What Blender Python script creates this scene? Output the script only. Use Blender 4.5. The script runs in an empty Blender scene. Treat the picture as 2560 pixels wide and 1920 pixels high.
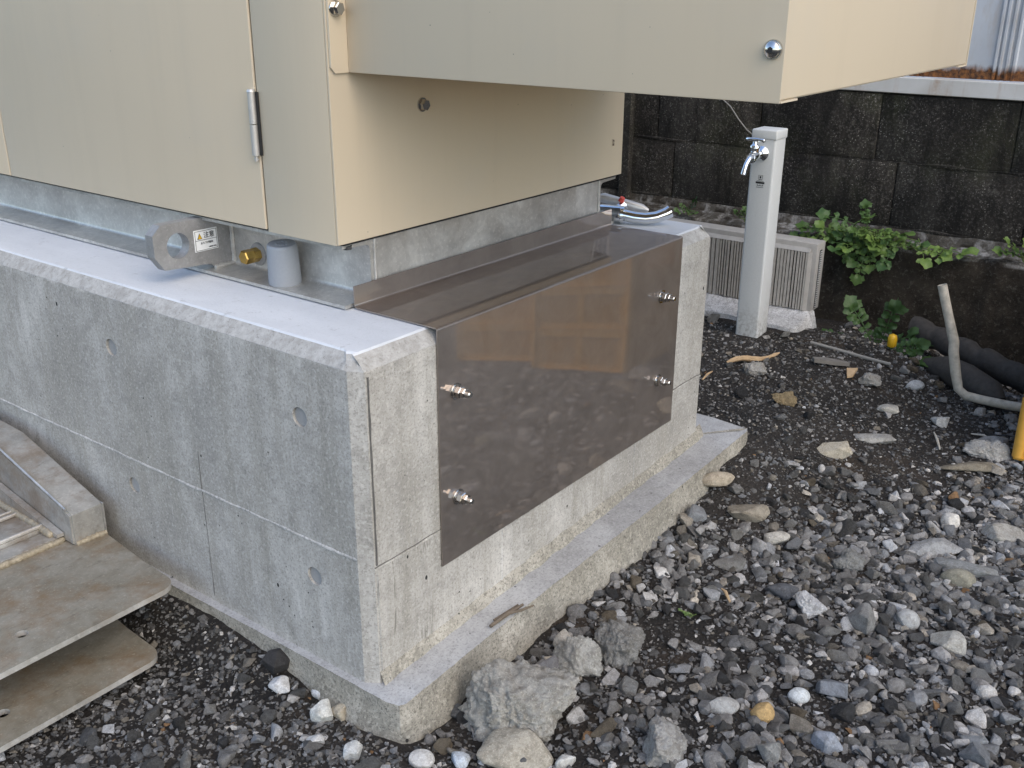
import bpy, bmesh, math, random
import numpy as np
from mathutils import Vector, Matrix, noise as mnoise
R = math.radians
random.seed(7); rng = np.random.default_rng(7)
scn = bpy.context.scene
COL = scn.collection

# ------------------------------------------------------------------ camera
CAM = (-0.8331, -0.8764, 0.9371); YAW, PITCH, ROLL, FPX = R(37.1838), R(-21.4314), R(0.2733), 2535.46
cd = bpy.data.cameras.new("camera"); cam = bpy.data.objects.new("camera", cd); COL.objects.link(cam)
Fv = Vector((math.cos(PITCH)*math.cos(YAW), math.cos(PITCH)*math.sin(YAW), math.sin(PITCH)))
Rv = Fv.cross(Vector((0, 0, 1))).normalized(); Uv = Rv.cross(Fv)
R2 = Rv*math.cos(ROLL)+Uv*math.sin(ROLL); U2 = Uv*math.cos(ROLL)-Rv*math.sin(ROLL)
mw = Matrix((R2, U2, -Fv)).transposed().to_4x4(); mw.translation = Vector(CAM); cam.matrix_world = mw
cd.sensor_width = 36.0; cd.lens = FPX/2560*36; cd.clip_start = 0.02; cd.clip_end = 500
scn.camera = cam

# ------------------------------------------------------------------ sky and sun
SUN_AZ = Vector((-0.30, -0.95)).normalized(); SUN_EL = R(46)
w = bpy.data.worlds.new("World"); scn.world = w; w.use_nodes = True
wn = w.node_tree.nodes; wl = w.node_tree.links
sky = wn.new("ShaderNodeTexSky"); sky.sky_type = 'NISHITA'; sky.sun_disc = False
sky.sun_elevation = SUN_EL; sky.sun_rotation = math.atan2(SUN_AZ.x, SUN_AZ.y)
sky.air_density = 1.0; sky.dust_density = 1.3; sky.ozone_density = 1.0
bgn = wn["Background"]; bgn.inputs[1].default_value = 0.15
wl.new(sky.outputs[0], bgn.inputs[0])
sd = bpy.data.lights.new("sun", 'SUN'); sd.energy = 0.52; sd.angle = R(70); sd.color = (1.0, 0.80, 0.44)
sun = bpy.data.objects.new("sun", sd); COL.objects.link(sun)
sdir = Vector((SUN_AZ.x*math.cos(SUN_EL), SUN_AZ.y*math.cos(SUN_EL), math.sin(SUN_EL)))
sun.rotation_euler = (-sdir).to_track_quat('-Z', 'Y').to_euler(); sun.location = (3, -6, 6)
vs = scn.view_settings; vs.view_transform = 'Standard'; vs.look = 'None'; vs.exposure = 1.2; vs.gamma = 1.0
vs.use_curve_mapping = False

# ------------------------------------------------------------------ material helpers
def srgb(r, g, b):
    f = lambda c: (c/255/12.92) if c/255 <= 0.04045 else ((c/255+0.055)/1.055)**2.4
    return (f(r), f(g), f(b), 1)
class MT:
    """tiny wrapper for building node materials"""
    def __init__(s, name):
        s.m = bpy.data.materials.new(name); s.m.use_nodes = True
        s.t = s.m.node_tree; s.b = s.t.nodes["Principled BSDF"]; s.out = s.t.nodes["Material Output"]
        s.tc = s.t.nodes.new("ShaderNodeTexCoord")
    def n(s, typ, **kw):
        nd = s.t.nodes.new(typ)
        for k, v in kw.items():
            if k.startswith("_"): setattr(nd, k[1:], v)
            else: s.put(nd, k, v)
        return nd
    def put(s, nd, k, v):
        i = nd.inputs[int(k[1:])] if (k[0] == 'i' and k[1:].isdigit()) else nd.inputs[k.replace("__", " ")]
        if hasattr(v, "is_output"): s.t.links.new(v, i)
        else: i.default_value = v
    def set(s, **kw):
        for k, v in kw.items(): s.put(s.b, k, v)
    def map(s, scale=(1, 1, 1), loc=(0, 0, 0), coord="Object", rot=(0, 0, 0)):
        return s.n("ShaderNodeMapping", Vector=s.tc.outputs[coord], Scale=scale, Location=loc, Rotation=rot).outputs[0]
    def noise(s, scale, detail=6, rough=0.6, vec=None, dist=0.0):
        nd = s.n("ShaderNodeTexNoise", Scale=scale, Detail=detail, Roughness=rough, Distortion=dist,
                 Vector=vec if vec is not None else s.tc.outputs["Object"])
        return nd.outputs["Fac"]
    def vor(s, scale, vec=None, feature='F1', out="Distance", rnd=1.0):
        nd = s.t.nodes.new("ShaderNodeTexVoronoi"); nd.feature = feature
        s.put(nd, "Vector", vec if vec is not None else s.tc.outputs["Object"]); s.put(nd, "Scale", scale); s.put(nd, "Randomness", rnd)
        return nd.outputs[out]
    def ramp(s, fac, stops):
        nd = s.t.nodes.new("ShaderNodeValToRGB"); s.put(nd, "Fac", fac); e = nd.color_ramp.elements
        while len(e) < len(stops): e.new(0.5)
        for el, (p, c) in zip(e, stops):
            el.position = p; el.color = c if len(c) == 4 else (*c, 1)
        return nd.outputs[0]
    def g(s, fac, a, b):   # grey ramp 0..1 between a and b
        return s.ramp(fac, [(a, (0, 0, 0, 1)), (b, (1, 1, 1, 1))])
    def mix(s, fac, a, b, mode='MIX'):
        nd = s.t.nodes.new("ShaderNodeMix"); nd.data_type = 'RGBA'; nd.blend_type = mode
        for i, v in ((0, fac), (6, a), (7, b)):
            if hasattr(v, "is_output"): s.t.links.new(v, nd.inputs[i])
            else: nd.inputs[i].default_value = v
        return nd.outputs[2]
    def math(s, op, a, b=0.0, clamp=False):
        nd = s.t.nodes.new("ShaderNodeMath"); nd.operation = op; nd.use_clamp = clamp
        s.put(nd, "i0", a); s.put(nd, "i1", b); return nd.outputs[0]
    def sep(s, coord="Object"):
        return s.n("ShaderNodeSeparateXYZ", Vector=s.tc.outputs[coord]).outputs
    def bump(s, h, strength=0.5, dist=0.002, prev=None):
        nd = s.n("ShaderNodeBump", Height=h, Strength=strength, Distance=dist)
        if prev is not None: s.put(nd, "Normal", prev)
        return nd.outputs[0]

def m_concrete(name, light, dark, tint, grain=1.0, streak=0.5, pores=1.0, top=None):
    M = MT(name)
    n1 = M.noise(5.5, 8, 0.65); n2 = M.noise(38, 6, 0.7); n3 = M.noise(260, 4, 0.75)
    st = M.noise(7, 6, 0.7, vec=M.map((3.2, 3.2, 0.35)))
    c = M.mix(M.g(n1, 0.36, 0.62), dark, light)
    c = M.mix(M.math('MULTIPLY', M.g(M.noise(2.4, 9, 0.72, dist=.4), 0.47, 0.60), 0.6), c, tuple(x*0.74 for x in dark[:3])+(1,))
    c = M.mix(M.math('MULTIPLY', M.g(st, 0.42, 0.66), streak), c, tint)
    c = M.mix(M.math('MULTIPLY', M.g(n2, 0.48, 0.64), 0.42*grain), c, tuple(x*0.55 for x in dark[:3])+(1,))
    c = M.mix(M.math('MULTIPLY', M.g(n3, 0.52, 0.60), 0.55*grain), c, tuple(x*0.38 for x in dark[:3])+(1,))
    c = M.mix(M.math('MULTIPLY', M.g(M.noise(170, 3, 0.6), 0.54, 0.63), 0.30*grain), c, tuple(min(1, x*1.25) for x in light[:3])+(1,))
    pv = M.vor(55, vec=M.map((1, 1, 1), (3.1, 1.7, 0.4))); pm = M.g(M.noise(9, 3), 0.5, 0.62)
    pore = M.math('MULTIPLY', M.math('LESS_THAN', pv, 0.085), pm)
    pv2 = M.vor(16, vec=M.map((1, 1, 0.7), (1.3, 7.7, 2.4)))
    pore2 = M.math('LESS_THAN', pv2, 0.042)
    po = M.math('MULTIPLY', M.math('MAXIMUM', pore, pore2), pores, True)
    c = M.mix(po, c, (0.035, 0.033, 0.032, 1))
    if top is not None:   # trowelled top finish, with the blue of the sky's light put into its colour
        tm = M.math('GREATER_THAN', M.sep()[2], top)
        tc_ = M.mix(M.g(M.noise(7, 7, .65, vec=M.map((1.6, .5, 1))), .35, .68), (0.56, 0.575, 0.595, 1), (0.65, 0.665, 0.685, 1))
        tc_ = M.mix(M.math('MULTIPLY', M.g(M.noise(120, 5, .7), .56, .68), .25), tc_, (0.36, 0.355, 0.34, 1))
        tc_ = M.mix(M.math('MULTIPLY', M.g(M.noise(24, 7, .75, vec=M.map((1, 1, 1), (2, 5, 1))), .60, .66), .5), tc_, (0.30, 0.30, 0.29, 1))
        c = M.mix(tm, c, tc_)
        cm = M.math('MULTIPLY', M.math('GREATER_THAN', M.math('ADD', M.sep()[2], M.math('MULTIPLY', M.math('SUBTRACT', n2, .5), .006)), .479), M.math('SUBTRACT', 1.0, tm))
        cc_ = M.mix(M.g(M.noise(60, 6, .75), .40, .62), (0.34, 0.325, 0.30, 1), (0.47, 0.455, 0.43, 1))
        cc_ = M.mix(M.math('MULTIPLY', M.g(M.noise(190, 5, .75), .56, .64), .45), cc_, (0.13, 0.125, 0.115, 1))
        c = M.mix(cm, c, cc_)
        # damp drip marks on the plate side below the joint
        sx = M.sep(); side = M.math('MULTIPLY', M.math('LESS_THAN', sx[1], .004), M.math('LESS_THAN', sx[2], .186))
        side = M.math('MULTIPLY', side, M.math('SUBTRACT', 1.0, M.g(M.math('MULTIPLY', sx[0], 4.0), .45, .62)))
        dr = M.noise(26, 4, .55, vec=M.map((1.6, 1, .13), (.4, 0, .3)), dist=.7)
        dm = M.math('MULTIPLY', M.ramp(M.math('ABSOLUTE', M.math('SUBTRACT', dr, .52)), [(.004, (1, 1, 1, 1)), (.014, (0, 0, 0, 1))]), M.g(M.noise(14, 3, .5), .47, .56))
        c = M.mix(M.math('MULTIPLY', M.math('MULTIPLY', dm, side), .8), c, (0.16, 0.15, 0.125, 1))
    M.set(Base__Color=c, Roughness=0.88)
    M.b.inputs["Specular IOR Level"].default_value = 0.25
    h = M.math('ADD', M.math('MULTIPLY', n2, 0.5), M.math('MULTIPLY', n3, 0.55*grain))
    h = M.math('SUBTRACT', h, M.math('MULTIPLY', po, 0.9))
    M.set(Normal=M.bump(h, 0.55*grain, 0.0022))
    return M.m
def m_paint(name, col, rough=0.42):
    M = MT(name)
    n = M.noise(3.0, 4, 0.5); f = M.noise(900, 2, 0.5); sp = M.vor(24, vec=M.map((1, 1, 1), (.2, .9, .5)))
    c = M.mix(M.math('MULTIPLY', M.g(n, 0.3, 0.7), 0.10), col, tuple(x*0.86 for x in col[:3])+(1,))
    st = M.noise(16, 6, .65, vec=M.map((1, 1, .06))); c = M.mix(M.math('MULTIPLY', M.g(st, .50, .72), .12), c, tuple(x*.70 for x in col[:3])+(1,))
    du = M.noise(5.5, 7, .7); c = M.mix(M.math('MULTIPLY', M.g(du, .52, .70), .12), c, (0.50, 0.47, 0.41, 1))
    c = M.mix(M.math('MULTIPLY', M.math('LESS_THAN', sp, 0.022), 0.6), c, (0.08, 0.07, 0.05, 1))
    M.set(Base__Color=c, Roughness=M.math('ADD', rough, M.math('MULTIPLY', n, 0.12)))
    M.set(Normal=M.bump(f, 0.06, 0.0005, M.bump(M.noise(2.6, 2, .4), 0.35, 0.012))); M.b.inputs["Specular IOR Level"].default_value = 0.4
    return M.m
def m_galv(name, a, b, rough=0.42, metallic=0.75, rust=0.0):
    M = MT(name)
    n = M.noise(11, 8, 0.7, dist=0.6); sp = M.vor(160, out="Color"); sv = M.n("ShaderNodeSeparateColor", Color=sp).outputs[0]
    f = M.noise(210, 4, 0.7); st = M.noise(18, 5, 0.6, vec=M.map((1, 1, 0.22)))
    c = M.mix(M.g(n, 0.36, 0.66), a, b)
    c = M.mix(M.math('MULTIPLY', sv, 0.16), c, tuple(x*0.5 for x in a[:3])+(1,))
    c = M.mix(M.math('MULTIPLY', M.g(f, 0.55, 0.68), 0.35), c, tuple(min(1, x*1.35) for x in b[:3])+(1,))
    c = M.mix(M.math('MULTIPLY', M.g(st, 0.55, 0.75), 0.30), c, tuple(x*0.6 for x in a[:3])+(1,))
    if rust > 0:
        c = M.mix(M.math('MULTIPLY', M.g(M.noise(9, 7, 0.7), 0.46, 0.62), rust), c, (0.20, 0.115, 0.045, 1))
        c = M.mix(M.math('MULTIPLY', M.g(M.noise(140, 5, 0.7), 0.60, 0.68), rust), c, (0.42, 0.38, 0.32, 1))
        c = M.mix(M.math('MULTIPLY', M.g(M.noise(23, 8, 0.75, vec=M.map((1, 3, 1))), 0.56, 0.66), rust*.8), c, (0.10, 0.085, 0.06, 1))
    M.set(Base__Color=c, Metallic=metallic, Roughness=M.math('ADD', rough, M.math('MULTIPLY', M.g(n, .3, .7), 0.2)))
    M.set(Normal=M.bump(M.math('ADD', n, M.math('MULTIPLY', f, 0.3)), 0.18, 0.002))
    return M.m
def m_plain(name, col, rough=0.5, metallic=0.0, bump=0.0, bscale=80, var=0.15):
    M = MT(name); n = M.noise(bscale, 6, 0.65)
    c = M.mix(M.math('MULTIPLY', M.g(n, 0.35, 0.7), var), col, tuple(x*0.45 for x in col[:3])+(1,))
    M.set(Base__Color=c, Roughness=rough, Metallic=metallic)
    if bump: M.set(Normal=M.bump(n, bump, 0.002))
    return M.m

MAT = {}
MAT['conc'] = m_concrete("foundation_concrete", (0.555, 0.53, 0.485, 1), (0.37, 0.35, 0.315, 1), (0.31, 0.29, 0.25, 1), 0.85, 0.8, top=.4975)
MAT['conc_foot'] = m_concrete("footing_concrete", (0.44, 0.41, 0.35, 1), (0.27, 0.25, 0.205, 1), (0.34, 0.31, 0.25, 1), 1.3, 0.3)
MAT['foot_top'] = m_concrete("footing_trowelled_skylit_top", (0.46, 0.46, 0.455, 1), (0.34, 0.335, 0.33, 1), (0.38, 0.37, 0.355, 1), 0.7, 0.3, 0.6)  # smooth top finish; the paler, bluer light from the sky is in its colour
MAT['conc_pale'] = m_concrete("form_fin_concrete", (0.62, 0.60, 0.57, 1), (0.42, 0.40, 0.37, 1), (0.40, 0.38, 0.34, 1), 1.1, 0.4, 0.4)
MAT['mortar'] = m_concrete("mortar_base", (0.66, 0.66, 0.66, 1), (0.36, 0.35, 0.33, 1), (0.45, 0.43, 0.40, 1), 1.2, 0.2)
MAT['plug'] = m_plain("plug_mortar", (0.30, 0.295, 0.285, 1), 0.9, 0, 0.2, 200)
MAT['seam'] = m_plain("dark_form_seam", (0.15, 0.14, 0.125, 1), 0.95, 0, 0.8, 160, 0.7)
BEIGE = (0.62, 0.52, 0.378, 1)
MAT['beige'] = m_paint("beige_enamel", BEIGE)
MAT['gap'] = m_plain("dark_gap_and_gasket", (0.02, 0.019, 0.018, 1), 0.8)  # near-black, for the gasket and for the dark fill of gaps
MAT['galv'] = m_galv("galvanised_steel", (0.47, 0.455, 0.43, 1), (0.72, 0.70, 0.655, 1), 0.36, 0.75)
MAT['galv_lug'] = m_galv("galvanised_lug", (0.30, 0.295, 0.285, 1), (0.42, 0.41, 0.40, 1), 0.5, 0.55)
MAT['ramp'] = m_galv("weathered_aluminium", (0.23, 0.205, 0.155, 1), (0.345, 0.32, 0.265, 1), 0.48, 0.3, 0.6)
MAT['ramp_rail'] = m_galv("weathered_aluminium_rail", (0.33, 0.32, 0.295, 1), (0.50, 0.485, 0.45, 1), 0.36, 0.45, 0.5)
MAT['edge'] = m_galv("worn_bare_edge", (0.42, 0.40, 0.36, 1), (0.60, 0.585, 0.55, 1), 0.4, 0.4, 0.3)
MAT['weld'] = m_plain("weld_bead", (0.38, 0.325, 0.235, 1), 0.6, 0.3, 0.7, 200, 0.6)
MAT['steel'] = m_plain("stainless_bolt", (0.62, 0.60, 0.57, 1), 0.18, 1.0, 0, 90, 0.1)
MAT['hinge'] = m_plain("stainless_hinge", (0.62, 0.59, 0.55, 1), 0.42, 0.65, 0, 90, 0.2)
MAT['chrome'] = m_plain("chrome", (0.78, 0.80, 0.82, 1), 0.05, 1.0, 0, 30, 0.05)
MAT['brass'] = m_plain("brass", (0.56, 0.36, 0.10, 1), 0.3, 0.9, 0.1, 120, 0.35)
MAT['cap'] = m_plain("grey_plastic", (0.30, 0.315, 0.335, 1), 0.45, 0, 0.05, 300, 0.12)
MAT['post'] = m_plain("pale_grey_resin", (0.60, 0.615, 0.61, 1), 0.55, 0, 0.06, 240, 0.14)
def m_post():
    M = MT("pale_grey_resin"); z = M.sep()[2]; n = M.noise(240, 6, .65)
    c = M.mix(M.math('MULTIPLY', M.g(n, .35, .7), .14), (0.60, 0.615, 0.61, 1), (0.27, 0.275, 0.27, 1))
    sp = M.math('MULTIPLY', M.math('SUBTRACT', 1.0, M.g(M.math('ADD', z, M.math('MULTIPLY', M.noise(40, 6, .7), .12)), .07, .22)), M.g(M.noise(110, 5, .75), .46, .58))
    c = M.mix(M.math('MULTIPLY', sp, .75), c, (0.13, 0.11, 0.085, 1))
    c = M.mix(M.math('MULTIPLY', M.g(M.noise(14, 6, .7, vec=M.map((1, 1, .15))), .52, .70), .22), c, (0.36, 0.345, 0.30, 1))
    M.set(Base__Color=c, Roughness=.55); return M.m
MAT['post'] = m_post()
MAT['black'] = m_plain("black_print", (0.02, 0.02, 0.02, 1), 0.6)
MAT['white'] = m_plain("white_label", (0.80, 0.80, 0.78, 1), 0.4)
MAT['yellow'] = m_plain("warning_yellow", (0.80, 0.50, 0.03, 1), 0.4)
MAT['red'] = m_plain("red_plastic", (0.55, 0.06, 0.04, 1), 0.35)
MAT['crate'] = m_plain("yellow_crate_plastic", (0.62, 0.33, 0.055, 1), 0.45, 0, 0.03, 60, 0.25)
MAT['wood'] = m_plain("bare_wood", (0.50, 0.35, 0.20, 1), 0.75, 0, 0.5, 90, 0.5)
MAT['twig'] = m_plain("dry_twig", (0.16, 0.125, 0.09, 1), 0.8, 0, 0.5, 120, 0.6)
MAT['pvc'] = m_plain("dirty_pale_pipe", (0.56, 0.52, 0.44, 1), 0.75, 0, 0.9, 60, 0.75)
MAT['hose'] = m_plain("dark_muddy_pipe", (0.055, 0.050, 0.045, 1), 0.85, 0, 1.0, 55, 0.8)
MAT['wire'] = m_plain("grey_wire", (0.25, 0.24, 0.22, 1), 0.6)
MAT['cappl'] = m_plain("yellow_plastic_cap", (0.72, 0.42, 0.02, 1), 0.4, 0, 0, 30, 0.2)
MAT['slab'] = m_plain("slate_slab", (0.20, 0.185, 0.165, 1), 0.85, 0, 0.8, 40, 0.5)

def m_plate():
    M = MT("tinted_stainless_sheet")
    n = M.noise(6, 5, 0.6, vec=M.map((1, 1, 3))); f = M.noise(500, 2, 0.5, vec=M.map((0.05, 1, 1)))
    c = M.mix(M.math('MULTIPLY', M.g(n, .3, .7), .3), (0.40, 0.35, 0.315, 1), (0.345, 0.30, 0.27, 1))
    gl = M.n("ShaderNodeBsdfAnisotropic", Color=c, Roughness=0.04)
    rg = M.n("ShaderNodeBsdfAnisotropic", Color=c, Roughness=0.62)
    M.put(rg, "Normal", M.bump(f, 0.05, 0.0003))
    sm_ = M.noise(13, 6, .65, dist=.5); mx = M.n("ShaderNodeMixShader", Fac=M.math('ADD', .36, M.math('MULTIPLY', M.g(sm_, .35, .65), .14))); M.t.links.new(rg.outputs[0], mx.inputs[1]); M.t.links.new(gl.outputs[0], mx.inputs[2])
    M.t.links.new(mx.outputs[0], M.out.inputs[0]); return M.m
MAT['plate'] = m_plate()
def m_block():
    M = MT("stained_concrete_block")
    n = M.noise(6, 8, 0.65); f = M.noise(120, 5, 0.75); sp = M.vor(130); st = M.noise(10, 6, .7, vec=M.map((1, 1.5, 0.4)))
    rnd = M.n("ShaderNodeObjectInfo").outputs["Random"]
    c = M.mix(M.g(n, 0.38, 0.62), (0.011, 0.010, 0.009, 1), (0.046, 0.041, 0.035, 1))
    c = M.mix(M.math('MULTIPLY', rnd, 0.35), c, (0.07, 0.062, 0.052, 1))
    c = M.mix(M.math('MULTIPLY', M.g(M.noise(4.2, 5, .6, vec=M.map((1, 1, 1), (4, 2, 1))), .50, .66), .45), c, (0.055, 0.060, 0.028, 1))
    c = M.mix(M.math('MULTIPLY', M.g(f, 0.52, 0.62), 0.6), c, (0.15, 0.135, 0.118, 1))
    c = M.mix(M.math('MULTIPLY', M.math('LESS_THAN', sp, 0.20), M.g(M.noise(18, 5, .7), .42, .58)), c, (0.30, 0.28, 0.25, 1))
    c = M.mix(M.math('MULTIPLY', M.g(st, .47, .62), .75), c, (0.010, 0.009, 0.008, 1))
    c = M.mix(M.math('MULTIPLY', M.g(M.noise(2.2, 7, .7, vec=M.map((1, 1, .6), (9, 4, 2))), .46, .60), .7), c, (0.012, 0.011, 0.010, 1))
    c = M.mix(M.math('MULTIPLY', M.g(M.noise(17, 8, .78), .58, .66), .6), c, (0.12, 0.11, 0.095, 1))
    M.set(Base__Color=c, Roughness=0.92, Normal=M.bump(M.math('ADD', f, M.noise(60, 5, .7)), 0.7, 0.004))
    M.b.inputs["Specular IOR Level"].default_value = 0.2
    return M.m
MAT['block'] = m_block()
def m_ledge():
    M = MT("mossy_ledge_concrete")
    n = M.noise(9, 8, .7); f = M.noise(90, 6, .75); x = M.sep()
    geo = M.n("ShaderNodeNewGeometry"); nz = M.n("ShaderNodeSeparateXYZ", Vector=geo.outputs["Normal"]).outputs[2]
    c = M.mix(M.g(n, .38, .64), (0.022, 0.018, 0.014, 1), (0.060, 0.050, 0.038, 1))
    c = M.mix(M.math('MULTIPLY', M.g(f, .54, .66), .5), c, (0.16, 0.145, 0.12, 1))
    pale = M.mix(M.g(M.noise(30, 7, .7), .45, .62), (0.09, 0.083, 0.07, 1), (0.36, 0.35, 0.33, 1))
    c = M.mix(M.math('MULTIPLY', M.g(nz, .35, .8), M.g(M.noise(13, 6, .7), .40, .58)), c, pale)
    M.set(Base__Color=c, Roughness=0.95, Normal=M.bump(M.math('ADD', f, n), 0.9, 0.006)); M.b.inputs["Specular IOR Level"].default_value = 0.2
    return M.m
MAT['ledge'] = m_ledge()
def m_clad():
    M = MT("rust_stained_white_steel"); z = M.sep()[2]
    wob = M.math('MULTIPLY', M.math('SUBTRACT', M.noise(22, 6, .65, vec=M.map((1, 1, .35))), 0.5), 0.07)
    zz = M.math('ADD', z, wob)
    rust = M.math('SUBTRACT', 1.0, M.g(M.math('MULTIPLY', zz, 10.0), 0.30, 0.50), True)
    c = M.mix(M.g(M.noise(5, 6), .35, .7), (0.56, 0.58, 0.60, 1), (0.44, 0.46, 0.48, 1))
    c = M.mix(M.math('MULTIPLY', M.g(M.noise(20, 7, .7, vec=M.map((1, 1, .25))), .55, .72), .35), c, (0.38, 0.27, 0.15, 1))
    rc = M.mix(M.g(M.noise(70, 6, .7), .4, .62), (0.045, 0.018, 0.008, 1), (0.26, 0.10, 0.025, 1))
    c = M.mix(rust, c, rc)
    M.set(Base__Color=c, Roughness=0.6, Normal=M.bump(M.noise(120, 5, .7), M.math('ADD', 0.03, M.math('MULTIPLY', rust, .5)), 0.002))
    return M.m
MAT['clad'] = m_clad()
def m_trim():
    M = MT("rust_streaked_white_trim")
    c = M.mix(M.g(M.noise(7, 6), .35, .7), (0.62, 0.61, 0.58, 1), (0.50, 0.48, 0.44, 1))
    r = M.math('MULTIPLY', M.g(M.noise(9, 8, .7, vec=M.map((1, 1, .12))), .50, .66), M.g(M.noise(30, 6, .7), .35, .6))
    c = M.mix(M.math('MULTIPLY', r, .75), c, (0.34, 0.17, 0.06, 1))
    M.set(Base__Color=c, Roughness=.55); return M.m
MAT['trim'] = m_trim()
def m_leaf(name, a, b):
    M = MT(name); r = M.n("ShaderNodeObjectInfo").outputs["Random"]
    c = M.mix(r, a, b); c = M.mix(M.math('MULTIPLY', M.g(M.noise(45, 4), .45, .65), .35), c, tuple(x*.5 for x in a[:3])+(1,))
    M.set(Base__Color=c, Roughness=.5); M.b.inputs["Subsurface Weight"].default_value = 0.0
    tr = M.n("ShaderNodeBsdfTranslucent", Color=c); mx = M.n("ShaderNodeMixShader", Fac=.22)
    M.t.links.new(M.b.outputs[0], mx.inputs[1]); M.t.links.new(tr.outputs[0], mx.inputs[2]); M.t.links.new(mx.outputs[0], M.out.inputs[0])
    return M.m
MAT['leaf'] = m_leaf("weed_leaf", (0.06, 0.125, 0.035, 1), (0.19, 0.29, 0.065, 1))
MAT['leafd'] = m_leaf("dark_weed_leaf", (0.032, 0.075, 0.022, 1), (0.085, 0.16, 0.04, 1))
MAT['stem'] = m_plain("weed_stem", (0.16, 0.21, 0.07, 1), .6)
def m_soil():
    M = MT("dark_damp_soil")
    n = M.noise(3.2, 8, .65); f = M.noise(75, 8, .8); v = M.vor(170); v2 = M.vor(85, out="Color"); vs2 = M.n("ShaderNodeSeparateColor", Color=v2).outputs[0]
    c = M.mix(M.g(n, .36, .66), (0.014, 0.0125, 0.011, 1), (0.038, 0.032, 0.027, 1))
    c = M.mix(M.math('MULTIPLY', M.g(M.noise(5, 5, .6, vec=M.map((1, 1, 1), (7, 3, 0))), .56, .68), .55), c, (0.062, 0.043, 0.027, 1))
    c = M.mix(M.math('MULTIPLY', M.g(f, .54, .68), .65), c, (0.11, 0.10, 0.088, 1))
    c = M.mix(M.math('MULTIPLY', M.g(vs2, .62, .9), M.math('LESS_THAN', v, .30)), c, (0.19, 0.18, 0.165, 1))
    M.set(Base__Color=c, Roughness=.85, Normal=M.bump(M.math('ADD', f, M.math('MULTIPLY', v, -.7)), .9, .008)); M.b.inputs["Specular IOR Level"].default_value = .3
    return M.m
MAT['soil'] = m_soil()
def m_stone(name, attr, bscale=110, strength=.5, bdist=.0025):
    M = MT(name)
    if attr: base = M.n("ShaderNodeAttribute", _attribute_name="col").outputs["Color"]
    else: base = M.n("ShaderNodeObjectInfo").outputs["Color"]
    n = M.noise(bscale*.35, 6, .75); f = M.noise(bscale*1.6, 6, .8)
    c = M.mix(M.math('MULTIPLY', M.g(n, .42, .60), .60), base, M.mix(1.0, base, (0.45, .42, .38, 1), 'MULTIPLY'))
    c = M.mix(M.math('MULTIPLY', M.g(f, .52, .62), .55), c, M.mix(1.0, base, (1.7, 1.68, 1.62, 1), 'MULTIPLY'))
    c = M.mix(M.math('MULTIPLY', M.g(M.noise(bscale*3.1, 3, .6), .60, .68), .45), c, (0.05, .046, .042, 1))
    M.set(Base__Color=c, Roughness=.88, Normal=M.bump(M.math('ADD', n, f), strength, bdist)); M.b.inputs["Specular IOR Level"].default_value = .25
    return M.m
MAT['gravel'] = m_stone("gravel_stone", True, 260, .7)
MAT['rock'] = m_stone("loose_stone", False, 220, .9)
MAT['pebble'] = m_stone("pebble_stone", False, 5.5, .9, .12)
MAT['rough'] = m_stone("rough_concrete_lump", False, 170, 1.0, .006)

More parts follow.
